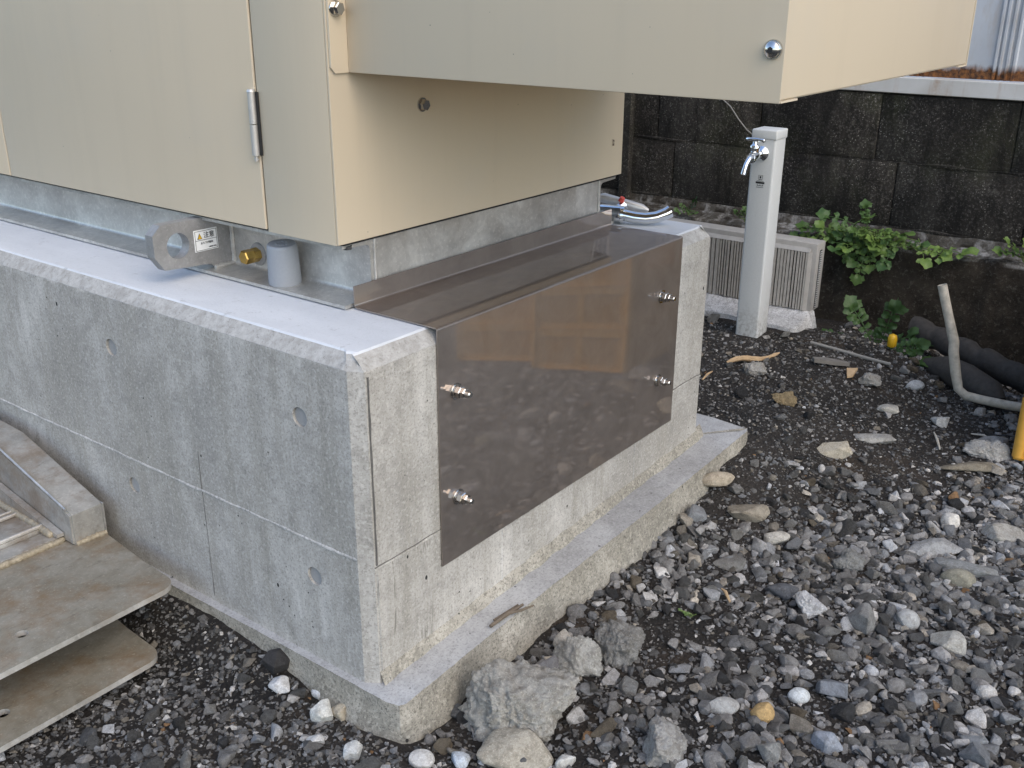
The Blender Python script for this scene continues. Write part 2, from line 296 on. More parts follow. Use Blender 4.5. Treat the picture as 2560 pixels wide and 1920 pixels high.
# ------------------------------------------------------------------ mesh helpers
def finish(bm, name, smooth=35):
    bmesh.ops.recalc_face_normals(bm, faces=bm.faces)
    me = bpy.data.meshes.new(name); bm.to_mesh(me); bm.free()
    if smooth:
        me.polygons.foreach_set("use_smooth", [True]*len(me.polygons)); me.set_sharp_from_angle(angle=R(smooth))
    return me
class MB:
    def __init__(s): s.bm = bmesh.new()
    def box(s, x0, x1, y0, y1, z0, z1, bev=0.0, seg=2, only=None):
        v = [s.bm.verts.new((x, y, z)) for x in (x0, x1) for y in (y0, y1) for z in (z0, z1)]
        fs = [s.bm.faces.new([v[i] for i in q]) for q in ((0, 1, 3, 2), (4, 6, 7, 5), (0, 4, 5, 1), (2, 3, 7, 6), (0, 2, 6, 4), (1, 5, 7, 3))]
        if bev:
            es = {e for f in fs for e in f.edges}
            if only: es = {e for e in es if only(e.verts[0].co, e.verts[1].co)}
            bmesh.ops.bevel(s.bm, geom=list(es), offset=bev, segments=seg, profile=.5, affect='EDGES')
        return s
    def cyl(s, p0, p1, r0, r1=None, n=16, caps=True, phase=0.0):
        return s.tube([p0, p1], [r0, r0 if r1 is None else r1], n, caps, phase)
    def tube(s, pts, rad, n=12, caps=True, phase=0.0):
        pts = [Vector(p) for p in pts]; rings = []; up = None
        for i, p in enumerate(pts):
            a = pts[max(0, i-1)]; b = pts[min(len(pts)-1, i+1)]; d = (b-a)
            d = d.normalized() if d.length > 1e-9 else Vector((0, 0, 1))
            if up is None: up = Vector((0, 0, 1)) if abs(d.z) < .9 else Vector((1, 0, 0))
            u = (up-d*up.dot(d)).normalized(); v = d.cross(u); up = u
            r = rad[i] if isinstance(rad, (list, tuple)) else rad
            rings.append([s.bm.verts.new(p+(u*math.cos(2*math.pi*k/n+phase)+v*math.sin(2*math.pi*k/n+phase))*r) for k in range(n)])
        for A, B in zip(rings, rings[1:]):
            for k in range(n): s.bm.faces.new((A[k], A[(k+1) % n], B[(k+1) % n], B[k]))
        if caps: s.bm.faces.new(rings[0]); s.bm.faces.new(rings[-1])
        return s
    def prism(s, outer, f, t, holes=()):
        """extrude a 2D outline with holes: f(u,v,w) -> 3D, w in 0..t"""
        loops = [outer, *holes]; cap = []; allv = []
        for w_ in (0, t):
            es = []; lv = []
            for L in loops:
                vv = [s.bm.verts.new(f(a, b, w_)) for a, b in L]; lv.append(vv)
                es += [s.bm.edges.new((vv[i], vv[(i+1) % len(vv)])) for i in range(len(vv))]
            allv.append(lv)
            bmesh.ops.triangle_fill(s.bm, edges=es, use_beauty=True, use_dissolve=False)
        for A, B in zip(*allv):
            for i in range(len(A)):
                j = (i+1) % len(A); s.bm.faces.new((A[i], A[j], B[j], B[i]))
        return s
    def grid(s, P):
        V = [[s.bm.verts.new(p) for p in row] for row in P]
        for a, b in zip(V, V[1:]):
            for i in range(len(a)-1): s.bm.faces.new((a[i], a[i+1], b[i+1], b[i]))
        return s
    def obj(s, name, m, parent=None, smooth=35, kind=None):
        o = bpy.data.objects.new(name, finish(s.bm, name, smooth)); COL.objects.link(o)
        o.data.materials.append(MAT[m] if isinstance(m, str) else m)
        if parent is not None:
            o.parent = parent
            # geometry is given in world coordinates: shift it so that the parent's origin is zero
            off = Vector(parent.get("_base", (0, 0, 0))); o.data.transform(Matrix.Translation(-off))
            o["_base"] = tuple(off)
        if kind: o["kind"] = kind
        return o
def tag(o, label, cat, group=None):
    o["label"] = label; o["category"] = cat
    if group: o["group"] = group
    return o
def thing(name, label, cat, base, group=None):
    o = bpy.data.objects.new(name, None); o.empty_display_size = .05; COL.objects.link(o); o.location = base; o["_base"] = tuple(base)
    return tag(o, label, cat, group)
def nz(p, s=1.0, seed=0.0): return mnoise.noise(Vector(p)*s+Vector((seed, seed*.7, -seed)))
def sm(a, b, x):
    t = min(1, max(0, (x-a)/(b-a))); return t*t*(3-2*t)
def text_mesh(txt, size):
    cu = bpy.data.curves.new("t", 'FONT'); cu.body = txt; cu.size = size; cu.align_x = 'CENTER'; cu.align_y = 'CENTER'; cu.extrude = 0.0002
    o = bpy.data.objects.new("t", cu); COL.objects.link(o); dg = bpy.context.evaluated_depsgraph_get()
    me = bpy.data.meshes.new_from_object(o.evaluated_get(dg)); bpy.data.objects.remove(o); return me

# ------------------------------------------------------------------ ground
W, H, L = 0.985, 0.5, 3.2
def gz(x, y):
    z = -0.066
    z += 0.028*sm(.05, .9, x)*sm(-.30, -.05, y)+0.042*sm(.6, 1.5, x)*sm(-.45, .08, y)
    z -= 0.045*sm(1.9, 2.12, x)
    z += 0.048*sm(-.02, .34, y)*sm(-.10, -.015, x)*(1-sm(.0, .05, x))
    z += .036*math.exp(-((x-1.08)/.26)**2-((y+.09)/.13)**2)
    z += 0.014*nz((x, y, 0), 2.3, 3)+0.007*nz((x, y, 0), 7, 5)+0.003*nz((x, y, 0), 25, 9)
    return z
def axis(lo, hi, step, far):
    a = list(np.arange(lo, hi+1e-6, step)); k = step
    while a[-1] < far: k *= 1.45; a.append(a[-1]+k)
    k = step
    while a[0] > -far: k *= 1.45; a.insert(0, a[0]-k)
    return a
xs = axis(-.9, 2.45, .016, 90); ys = axis(-1.5, 1.2, .016, 90)
nx, ny = len(xs), len(ys)
V = np.empty((nx*ny, 3))
for i, x in enumerate(xs):
    for j, y in enumerate(ys): V[i*ny+j] = (x, y, gz(x, y) if abs(x) < 4 and abs(y) < 4 else -0.066)
I, J = np.meshgrid(np.arange(nx-1), np.arange(ny-1), indexing='ij'); q = (I*ny+J).ravel()
Fq = np.stack([q, q+ny, q+ny+1, q+1], 1)
def np_mesh(name, V, F, smooth=True):
    me = bpy.data.meshes.new(name); k = F.shape[1]
    me.vertices.add(len(V)); me.vertices.foreach_set("co", V.astype(np.float32).ravel())
    me.loops.add(F.size); me.loops.foreach_set("vertex_index", F.astype(np.int32).ravel())
    me.polygons.add(len(F)); me.polygons.foreach_set("loop_start", np.arange(0, F.size, k, dtype=np.int32))
    me.polygons.foreach_set("use_smooth", np.full(len(F), smooth)); me.update(calc_edges=True); return me
g = bpy.data.objects.new("ground", np_mesh("ground", V, Fq)); COL.objects.link(g); g.data.materials.append(MAT['soil']); g["kind"] = "structure"

# ------------------------------------------------------------------ concrete foundation
def foundation():
    t = thing("concrete_foundation", "grey cast concrete foundation block carrying the beige cabinet", "foundation", (0, 0, 0))
    C = .020; per = []
    # outline, counter-clockwise from the near corner; each entry: (x, y, inward normal x, y)
    def seg(a, b, n, nrm): return [(a[0]+(b[0]-a[0])*i/n, a[1]+(b[1]-a[1])*i/n, *nrm) for i in range(n)]
    s2 = .7071
    per += seg((C*.6, 0), (W-C, 0), 100, (0, 1)); per += seg((W-C, 0), (W, C), 2, (-s2, s2))
    per += seg((W, C), (W, L), 30, (-1, 0)); per += seg((W, L), (0, L), 4, (0, -1))
    per += seg((0, L), (0, 1.5), 14, (1, 0)); per += seg((0, 1.5), (0, C), 130, (1, 0)); per += seg((0, C), (C*.6, 0), 3, (s2, s2))
    rows = [(-.06, 0), (.08, 0), (.3, 0), (.474, 0), (.4800, .0006), (.4865, .0065), (.4935, .0135), (.4985, .0185), (.5, .0205)]
    bm = bmesh.new(); rings = []
    for z, ins in rows:
        r = []
        for x, y, a, b in per:
            jit = 0.0
            if z > .475: jit = .0006*nz((x, y, z), 28, 1)+.0009*nz((x, y, z*3), 90, 4)
            dz = jit*.8 if z < .495 else .0007*nz((x, y, z), 20, 8)
            ii = ins+abs(jit)*(.9 if .4795 < z < .499 else .2)
            r.append(bm.verts.new((x+a*ii, y+b*ii, z+dz)))
        rings.append(r)
    n = len(per)
    for A, B in zip(rings, rings[1:]):
        for k in range(n): bm.faces.new((A[k], A[(k+1) % n], B[(k+1) % n], B[k]))
    bm.faces.new(rings[-1]); bm.faces.new(rings[0][::-1])
    bmesh.ops.triangulate(bm, faces=[f for f in bm.faces if len(f.verts) > 4])
    me = finish(bm, "body", 30); body = bpy.data.objects.new("body", me); COL.objects.link(body); me.materials.append(MAT['conc'])
    pc = [(.117, .391), (.111, .143), (.562, .395), (.553, .151), (1.01, .393), (1.0, .15)]
    cut = MB()
    for y, z in pc: cut.cyl((-.02, y, z), (.013, y, z), .0150, .0140, 28)
    co = cut.obj("cut", 'conc'); mod = body.modifiers.new("b", 'BOOLEAN'); mod.object = co; mod.operation = 'DIFFERENCE'; mod.solver = 'EXACT'
    dg = bpy.context.evaluated_depsgraph_get(); new = bpy.data.meshes.new_from_object(body.evaluated_get(dg)); body.modifiers.clear(); body.data = new
    new.set_sharp_from_angle(angle=R(30)); bpy.data.objects.remove(co)
    body.parent = t
    for y, z in pc:
        MB().cyl((.0128, y, z), (.0038, y, z), .0140, .0138, 28).obj("form_tie_plug", 'plug', t)
    # fins left at the joints of the shuttering
    def fin(name, pts, wd, out, mat='conc_pale'):
        P = []
        for i, p in enumerate(pts):
            p = Vector(p); k = .35+.65*abs(nz(p, 16, 2))*1.6; o = Vector(out)*min(1.3, k); wv = Vector(wd)*(.5+.8*abs(nz(p, 22, 6)))
            P.append([p-wv-Vector(out)*.4, p-wv*.4+o, p+wv*.4+o*.9, p+wv-Vector(out)*.4])
        return MB().grid(P).obj(name, mat, t, 50)
    lf = [(0, .02+i*.012, .2015+.0022*nz((0, i*.012, 0), 5, 2)+.0012*nz((0, i*.012, 0), 30, 2)) for i in range(115)]
    fin("form_fin", lf, (0, 0, .0042), (-.0020, 0, 0))
    rf = [(.012+i*.0105, 0, .1873+.0025*nz((i*.0105, 0, 0), 6, 8)+.0012*nz((i*.01, 0, 0), 40, 2)) for i in range(92)]
    fin("form_fin", rf, (0, 0, .003), (0, -.0018, 0), 'conc')
    fin("form_seam", [(x, y, z+.0035) for x, y, z in rf], (0, 0, .0018), (0, -.0012, 0), 'seam')
    for y, z0, z1 in ((.361, .01, .27), (1.25, .2, .47)):
        fin("form_seam", [(0, y+.001*nz((y, z, 0), 30), z) for z in np.linspace(z0, z1, 30)], (0, .0015, 0), (-.0010, 0, 0), 'seam')
    for x, z0, z1 in ((.711, .03, .185), (.298, .012, .185)):
        fin("form_seam", [(x+.001*nz((x, z, 0), 30), 0, z) for z in np.linspace(z0, z1, 24)], (.0025, 0, 0), (0, -.0012, 0))
    # chamfer fin running down the near corner
    fin("form_fin", [(.0165, -.001+.001*nz((z, 0, 0), 30), z) for z in np.linspace(.195, .472, 60)], (.0022, 0, 0), (0, -.0020, 0), 'seam')
    fin("form_fin", [(.0165, -.001+.001*nz((z, 0, 0), 30), z) for z in np.linspace(.02, .19, 30)], (.0026, 0, 0), (0, -.0020, 0), 'conc')
    # mortar fillet at the foot of the plate side
    P = []
    for i in range(100):
        x = .012+i*.0099; z = .0415*x/W; k = .6+.7*abs(nz((x, 0, 0), 14, 3)); P.append([(x, -.016*k, z-.006), (x, -.010*k, z+.004+.002*nz((x, 1, 0), 60)), (x, -.003, z+.020*k), (x, .004, z+.026)])
    MB().grid(P).obj("mortar_fillet", 'conc_foot', t, 60)
    return t
foundation()

def footing():
    bm = bmesh.new(); path = []
    # outer edge of the rough footing, from far left, round the near corner, to the far right
    for i in range(110): y = 2.2-i*(2.2+.055)/110; path.append((-.012-.012*sm(.2, 1.0, y), y, -1, 0))
    path.append((-.006, -.054, -.7, -.7))
    for i in range(115): x = .002+i*1.075/115; path.append((x, -.0587-.012*sm(.2, .8, x), 0, -1))
    path.append((1.082, -.066, .7, -.7))
    for i in range(26): y = -.06+i*.04; path.append((1.088+.012*nz((y, 4, 0), 6), y, 1, 0))
    rows = []
    def zt(x): return .0415*max(0, min(1.1, x/W))
    for x, y, a, b in path:
        r = []
        big = .006*nz((x*1.3, y*1.3, 0), 9, 2)+.004*nz((x, y, 0), 33, 2)
        ix, iy = min(max(x, .05), .93), max(y, .05)
        z0 = zt(x)
        r.append((ix, iy, z0+.001)); r.append((x-a*.02, y-b*.02, z0+.0012*nz((x, y, 0), 40, 1)))
        for k, (d, o) in enumerate(((-.0006, -.0025), (-.0035, .0), (-.012, .0015), (-.024, .003), (-.038, .004), (-.052, .006), (-.068, .009), (-.09, .012), (-.14, .014))):
            rg = sm(.004, .05, -d); jt = (big*rg*1.3+.0030*nz((x, y, d), 60, 3)*(.22+rg))+.006*nz((x, y, d), 22, 7)*rg
            oo = o*rg+jt
            r.append((x+a*oo, y+b*oo, z0+d+.0015*nz((x, y, d), 80, 5)))
        rows.append(r)
    V = [[bm.verts.new(p) for p in r] for r in rows]
    for A, B in zip(V, V[1:]):
        for k in range(len(A)-1): bm.faces.new((A[k], B[k], B[k+1], A[k+1]))
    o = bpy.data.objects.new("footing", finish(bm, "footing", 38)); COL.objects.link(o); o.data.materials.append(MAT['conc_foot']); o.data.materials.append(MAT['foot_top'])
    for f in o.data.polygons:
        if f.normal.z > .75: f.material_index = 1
    return tag(o, "rough low concrete footing slab showing under the foundation block", "footing")
footing()

# ------------------------------------------------------------------ beige cabinet
EX, EY, EZ, EXF = .125, .155, .598, .875
def hexbolt(parent, c, axis, r, h, mat='steel', washer=None, name="bolt", dome=False):
    c = Vector(c); a = Vector(axis); b = MB()
    if washer: b.cyl(c, c+a*.002, washer, washer*.96, 24); c = c+a*.002
    if dome: b.tube([c, c+a*h*.45, c+a*h*.8, c+a*h], [r, r*.92, r*.6, r*.25], 24)
    else: b.tube([c, c+a*h*.85, c+a*h], [r, r, r*.84], 6, phase=.3)
    return b.obj(name, mat, parent, 30)
def cabinet():
    t = thing("electrical_cabinet", "large beige painted steel cabinet with hinged doors on a galvanised frame", "cabinet", (EX, EY, EZ))
    z1 = 1.9; YB = 2.6
    core = MB().box(EX+.006, EXF-.002, EY+.005, YB, EZ+.004, z1-.01); core.obj("core", 'gap', t)
    MB().box(EX, EXF, EY, EY+.004, EZ, z1, .0014, 2).obj("end_panel", 'beige', t)
    MB().box(EX, EX+.005, EY+.0045, .3035, EZ-.001, z1, .0012, 2).obj("corner_panel", 'beige', t)
    d1 = MB().box(EX-.0015, EX+.004, .3065, 1.033, EZ+.002, z1, .0022, 3).obj("door", 'beige', t)
    MB().box(EX-.0015, EX+.004, 1.0365, 1.78, EZ+.002, z1, .0022, 3).obj("door", 'beige', t)
    MB().box(EX, EX+.004, 1.784, YB, EZ, z1, .0015, 2).obj("back_corner_panel", 'beige', t)
    MB().box(EXF-.003, EXF, EY+.0045, YB, EZ, z1, .001, 1).obj("rear_panel", 'beige', t)
    MB().box(EX-.02, EXF+.02, EY-.02, YB+.02, z1+.001, z1+.05, .004, 2).obj("roof", 'beige', t)
    h = MB().cyl((EX-.0055, .309, .7535), (EX-.0055, .309, .797), .0056, None, 18).cyl((EX-.0055, .309, .797), (EX-.0055, .309, .8005), .0064, .0052, 18)
    h.cyl((EX-.0055, .309, .709), (EX-.0055, .309, .7522), .0056, None, 18).cyl((EX-.0055, .309, .7005), (EX-.0055, .309, .709), .0026, None, 10)
    h.cyl((EX-.0055, .3045, .7035), (EX-.0055, .3135, .7035), .0011, None, 8)
    hg = h.obj("hinge", 'hinge', t)
    MB().box(EX-.003, EX-.0004, .2995, .3045, .709, .797).obj("hinge_leaf", 'gap', hg)
    hexbolt(t, (.305, EY-.0003, .775), (0, -1, 0), .0085, .008, washer=.0105)
    # bolts under the bottom flange
    for x, y in ((.147, .149+.012), (.146, .42), (.146, .758), (.148, .922), (.147, .998)):
        hexbolt(t, (x, y, EZ-.004), (0, 0, -1), .0075, .006, name="bottom_bolt")
    # small stuck leaf scrap on the end panel
    MB().grid([[(.835, EY-.001, .668), (.838, EY-.004, .667)], [(.839, EY-.003, .662), (.8425, EY-.001, .6635)], [(.836, EY-.001, .657), (.8395, EY-.003, .656)]]).obj("stuck_leaf_scrap", 'twig', t)
    return t
cabinet()
def hood():
    x0, x1, y0, y1, z0, z1 = .157, .839, -.458, EY-.001, .8287, 1.55
    t = thing("vent_hood", "beige sheet metal hood box jutting out from the cabinet's end panel", "hood", (x0, y1, z0))
    MB().box(x0, x0+.003, y0, y1-.0035, z0, z1, .0013, 2).obj("side_panel", 'beige', t)
    MB().box(x1-.003, x1, y0, y1-.0035, z0, z1, .0013, 2).obj("side_panel", 'beige', t)
    MB().box(x0+.0045, x1-.0045, y0+.0012, y0+.004, z0+.0035, z1, .001, 2).obj("front_panel", 'beige', t)
    MB().box(x0+.0035, x1-.0035, y0+.0045, y1-.0035, z0+.002, z0+.004).obj("bottom_panel", 'beige', t)
    MB().box(x0+.0035, x0+.045, y0+.0002, y0+.004, z0+.0003, z0+.0022).obj("corner_tab", 'beige', t)
    MB().box(x1-.045, x1-.0035, y0+.0002, y0+.004, z0+.0003, z0+.0022).obj("corner_tab", 'beige', t)
    MB().box(x0, x1, y0, y1-.003, z1+.0005, z1+.004, .001, 1).obj("top_panel", 'beige', t)
    # mounting flange with clipped corner
    out = [(.1265, z0+.008), (.1335, z0), (x0+.002, z0), (x0+.002, z1), (.1265, z1)]
    fl = MB().prism(out, lambda a, b, c: (a, y1-.0032+c, b), .0032).obj("mounting_flange", 'beige', t, 25)
    out2 = [(x1-.002, z0), (EXF-.012, z0), (EXF-.004, z0+.008), (EXF-.004, z1), (x1-.002, z1)]
    MB().prism(out2, lambda a, b, c: (a, y1-.0032+c, b), .0032).obj("mounting_flange", 'beige', t, 25)
    hexbolt(t, (.1385, y1-.0034, .909), (0, -1, 0), .0085, .009, washer=.0108, name="flange_bolt")
    for zz in (.880, 1.3): hexbolt(t, (x0-.0003, -.446, zz), (-1, 0, 0), .0085, .006, dome=True, washer=.0098, name="side_bolt"); MB().cyl((x0-.0060, -.446, zz), (x0-.0086, -.446, zz), .0030, .0030, 6).obj("bolt_socket", 'gap', t)
    for yy in (-.02, -.22): MB().cyl((x0+.02, yy, z0+.0022), (x0+.02, yy, z0-.002), .005, .0035, 14).obj("bottom_screw", 'hinge', t)
    return t
hood()

# ------------------------------------------------------------------ galvanised frame with lifting lug
def frame():
    t = thing("base_frame", "galvanised steel channel frame between the concrete block and cabinet", "steel frame", (.135, .157, H))
    z0, z1 = H+.0025, EZ-.003
    def chan(x_out, x_web, sgn, name):
        # C section with rounded inside corners, open side outwards
        th = .0065; r = .008; P = []
        xi = x_web; xo = x_out
        pts = [(xo, z0), (xi+sgn*th, z0), (xi+sgn*th, z1), (xo, z1), (xo, z1-th*.75)]
        for k in range(6): a = k/5*math.pi/2; pts.append((xi-sgn*r+sgn*r*math.sin(a), z1-th-r+r*math.cos(a)))
        for k in range(6): a = k/5*math.pi/2; pts.append((xi-sgn*r+sgn*r*math.cos(a), z0+th+r-r*math.sin(a)))
        pts.append((xo, z0+th*.75))
        return MB().prism(pts, lambda a, b, c: (a, .160+c, b), 2.38).obj(name, 'galv', t, 40)
    chan(.135, .190, 1, "long_channel"); chan(.862, .810, -1, "long_channel")
    MB().box(.1965, .8035, .1595, .166, z0, z1, .001, 1).obj("end_web", 'galv', t)
    MB().tube([(.1985+.0006*nz((0, 0, z), 90), .1588, z) for z in np.linspace(z0, z1, 24)], [.0022+.001*abs(nz((1, 0, z), 120)) for z in np.linspace(z0, z1, 24)], 8).obj("weld_seam", 'galv', t)
    MB().tube([(.8015+.0006*nz((0, 2, z), 90), .1588, z) for z in np.linspace(z0, z1, 24)], [.002+.001*abs(nz((1, 2, z), 120)) for z in np.linspace(z0, z1, 24)], 8).obj("weld_seam", 'galv', t)
    MB().box(.137, .86, .157, 2.5, EZ-.0028, EZ-.0006).obj("gasket_strip", 'gap', t)
    # lifting lug
    Y = .475
    out = [(.1895, .5115), (.150, .5115), (.144, .5175), (.058, .5235), (.0425, .546), (.0425, .580), (.058, .594), (.1895, .594)]
    hole = [(.086+.0205*math.cos(a), .5575+.0205*math.sin(a)) for a in np.linspace(0, 2*math.pi, 33)[:-1]]
    b = MB().prism(out, lambda a, z, c: (a, Y+c, z), .019, [hole]); lug = b.obj("lifting_lug", 'galv_lug', t, 25)
    MB().tube([(.1885, Y-.001+.0006*nz((0, z, 0), 120), z) for z in np.linspace(.512, .594, 26)], [.0042+.0016*nz((0, z, 4), 170) for z in np.linspace(.512, .594, 26)], 8).obj("weld_bead", 'galv', lug)
    MB().tube([(x, Y-.001, .511+.0008*nz((x, 0, 0), 150)) for x in np.linspace(.150, .188, 18)], [.0042+.0015*nz((x, 3, 0), 170) for x in np.linspace(.150, .188, 18)], 8).obj("weld_bead", 'galv', lug)
    # warning label
    MB().box(.1155, .1600, Y-.0009, Y-.0002, .5410, .5755, .0002, 1).obj("warning_label", 'white', lug)
    fr = MB()
    for a in ((.1172, .1583, .5731, .5736), (.1172, .1583, .5424, .5429), (.1172, .1177, .5424, .5736), (.1578, .1583, .5424, .5736), (.1172, .1583, .5585, .5590)): fr.box(a[0], a[1], Y-.0014, Y-.00092, a[2], a[3])
    fr.obj("label_border", 'black', lug)
    tri = MB().prism([(.1215, .5608), (.1305, .5608), (.1260, .5703)], lambda a, b, c: (a, Y-.0014+c, b), .0005); tri.obj("warning_triangle", 'black', lug)
    MB().prism([(.1226, .5614), (.1294, .5614), (.1260, .5688)], lambda a, b, c: (a, Y-.0017+c, b), .0003).obj("warning_triangle", 'yellow', lug)
    MB().box(.1257, .1263, Y-.0020, Y-.0017, .5634, .5668).box(.1257, .1263, Y-.0020, Y-.0017, .5618, .5626).obj("exclamation_mark", 'black', lug)
    for txt, s, x, z in (("注意", .0105, .1435, .5655), ("吊り下げ箇所", .0040, .1385, .5535), ("(1箇所最大荷重)", .0021, .1490, .5460)):
        me = text_mesh(txt, s); me.transform(Matrix.Translation((x, Y-.0015, z)) @ Matrix.Rotation(R(90), 4, 'X'))
        me.materials.clear(); me.materials.append(MAT['black']); o = bpy.data.objects.new("lettering", me); COL.objects.link(o); me.transform(Matrix.Translation(-Vector(t["_base"]))); o.parent = lug
    # brass earthing bolt on the web
    bz = (.177, .412, .534)
    MB().cyl((.190, .412, .534), (.1875, .412, .534), .019, .018, 28).obj("grey_sealant_disc", 'galv_lug', t)
    b = MB().tube([(.1875, .412, .534), (.176, .412, .534)], [.0115, .0115], 6, phase=.2).tube([(.1755, .412, .534), (.160, .412, .534), (.158, .412, .534)], [.0115, .0115, .010], 6, phase=.45)
    b.obj("brass_bolt", 'brass', t, 25)
    return t
frame()
def anchor_cap():
    t = thing("anchor_bolt_cap", "tapered grey plastic cap over an anchor bolt beside the lifting lug", "cap", (.163, .320, H+.0095))
    b = MB(); prof = [(.0, .0250), (.002, .0254), (.05, .0236), (.0585, .0230), (.061, .0222), (.0626, .0208)]
    b.tube([(.163, .320, H+.0095+h) for h, _ in prof], [r for _, r in prof], 40); b.obj("cap_body", 'cap', t, 40)
    r = MB()
    for k in range(9):
        a = k*.7; r.cyl((.163+.009*math.cos(a), .320+.009*math.sin(a), H+.0721), (.163+.009*math.cos(a), .320+.009*math.sin(a), H+.0727), .0022, .002, 8)
    r.obj("raised_lettering", 'cap', t)
    t.rotation_euler = (R(3.5), R(-4), 0)
anchor_cap()

# ------------------------------------------------------------------ stainless cover plate
def cover():
    x0, x1 = .1485, .8440; t = thing("cover_plate", "bent brown tinted stainless steel cover plate bolted over the foundation end", "cover plate", (x0, 0, .13))
    y = -.0035; zt = .5035
    prof = [(y, .1293)]
    r = .004
    for k in range(6): a = k/5*math.pi/2; prof.append((y+r-r*math.cos(a), zt-r+r*math.sin(a)))
    yl = .1545
    for k in range(5): a = k/4*math.pi/2; prof.append((yl-r+r*math.sin(a)-.0005, zt+r-r*math.cos(a)))
    prof.append((yl-.0005, .5345))
    inner = [(p[0]+d[0], p[1]+d[1]) for p, d in zip(prof, [(.0018, 0)]+[(.0018*math.cos(k/5*math.pi/2), -.0018*math.sin(k/5*math.pi/2)) for k in range(6)]+[(.0018*math.sin(k/4*math.pi/2), -.0018*math.cos(k/4*math.pi/2)) for k in range(5)]+[(.0018, 0)])]
    MB().prism(prof+inner[::-1], lambda a, b, c: (x0+c, a, b), x1-x0).obj("bent_sheet", 'plate', t, 40)
    for x, z in ((.185, .401), (.186, .232), (.774, .403), (.777, .236)):
        c = Vector((x, y, z)); rt = Vector((0, -1, 0))
        st = MB().tube([c, c+rt*.027, c+rt*.0285], [.0048, .0048, .0036], 14).obj("anchor_stud", 'steel', t)
        MB().cyl(c+rt*.0003, c+rt*.0020, .0122, None, 24).cyl(c+rt*.0021, c+rt*.0042, .0095, .0090, 20).obj("washer", 'steel', st)
        MB().tube([c+rt*.0043, c+rt*.0051, c+rt*.0118, c+rt*.0126], [.0080, .0092, .0092, .0080], 6, phase=random.random()).obj("nut", 'steel', st, 25)
        MB().tube([c+rt*.0127, c+rt*.0134, c+rt*.0185, c+rt*.0193], [.0068, .0078, .0078, .0068], 6, phase=random.random()).obj("nut", 'steel', st, 25)
cover()

# ------------------------------------------------------------------ block wall, ledge, cladding
XW = 2.32
def wall():
    t = thing("block_wall", "dark stained concrete block wall behind the tap post", "wall", (XW, 0, -.1))
    proto = {}
    def blk(y0, y1, z0, z1):
        b = MB(); d = .10; jx = random.uniform(-.0018, .0018)
        b.box(XW+jx, XW+d, y0+.0018, y1-.0018, z0+.0018, z1-.0018, .003, 2); o = b.obj("block", 'block', t, 40); return o
    MB().box(XW+.0055, XW+.09, -2.2, 2.4, .1, .640).obj("mortar_bed", 'block', t)
    for (z0, z1, js) in ((.449, .6455, [-2.18, -1.79, -1.41, -1.02, -.635, -.249, .136, .514, .889, 1.27, 1.65, 2.03]), (.2545, .449, [-2.0, -1.58, -1.20, -.82, -.44, -.31+.0, .065, .443, .820, 1.2, 1.58, 1.96])):
        js = [j for j in js if j != -.44 or z0 > .4]
        for a, b in zip(js, js[1:]): blk(a, b, z0, z1)
    # irregular mortar crust along the joints
    for z, sd_ in ((.449, 1), (.2545, 3)):
        P = []
        for i in range(300):
            y = -1.1+i*.0075; k = max(0, nz((y, 0, 0), 7, sd_)+.15)*1.5; h = .002+.006*k; zz = z+.003*nz((y, 0, 0), 12, sd_+4)
            P.append([(XW+.006, y, zz-h), (XW-.001-.004*k, y, zz-h*.5), (XW-.001-.005*k, y, zz+h*.3), (XW+.006, y, zz+h)])
        MB().grid(P).obj("joint_mortar", 'block', t, 50)
    MB().box(XW-.02, XW+.02, .985, 1.03, -.1, .645, .006, 1).obj("pilaster", 'block', t)
    # ledge
    P = []
    for i in range(330):
        y = -1.4+i*.0095; rag = .012*nz((y, 0, 0), 5, 2)+.006*nz((y, 0, 0), 22, 2); zt = .213+.006*nz((y, 1, 0), 6)
        row = [(XW+.02, y, .262), (XW-.006, y, .248+.008*nz((y, 5, 0), 18)), (XW-.012, y, zt+.012), (XW-.05, y, zt+.004*nz((y, .05, 0), 30)+.002), (XW-.085+rag, y, zt-.001), (XW-.092+rag, y, zt-.012)]
        for k in range(9): z = zt-.03-k*.035; row.append((XW-.095+rag*.7+.006*nz((y, z, 0), 25, 6)-k*.002, y, z))
        P.append(row)
    MB().grid(P).obj("ledge", 'ledge', t, 60)
wall()
def clad():
    t = thing("metal_cladding", "white ribbed steel wall cladding with rusty lower edge above block wall", "cladding", (XW, 0, .69))
    # ribbed sheet: groups of narrow ribs
    prof = []; y = -2.2
    def flat(to): prof.append((to, 0))
    ribs = []
    for base in np.arange(-2.125, 2.4, .24): ribs += [base, base+.018, base+.036, base+.050]
    for rb in ribs: prof += [(rb-.006, 0), (rb-.003, .007), (rb+.003, .007), (rb+.006, 0)]
    P = []
    for z in (.696, .75, .85, 1.2, 2.6): P.append([(XW+.03-d, yy, z) for yy, d in prof])
    MB().grid(P).obj("ribbed_sheet", 'clad', t, 20)
    MB().box(XW-.008, XW+.06, -2.2, 2.4, .6485, .694, .002, 1).obj("base_trim", 'trim', t)
    MB().box(XW-.002, XW+.07, -2.2, 2.4, .6462, .6480).obj("shadow_gap_strip", 'gap', t)  # near-black strip put in as the line of shade under the trim
clad()

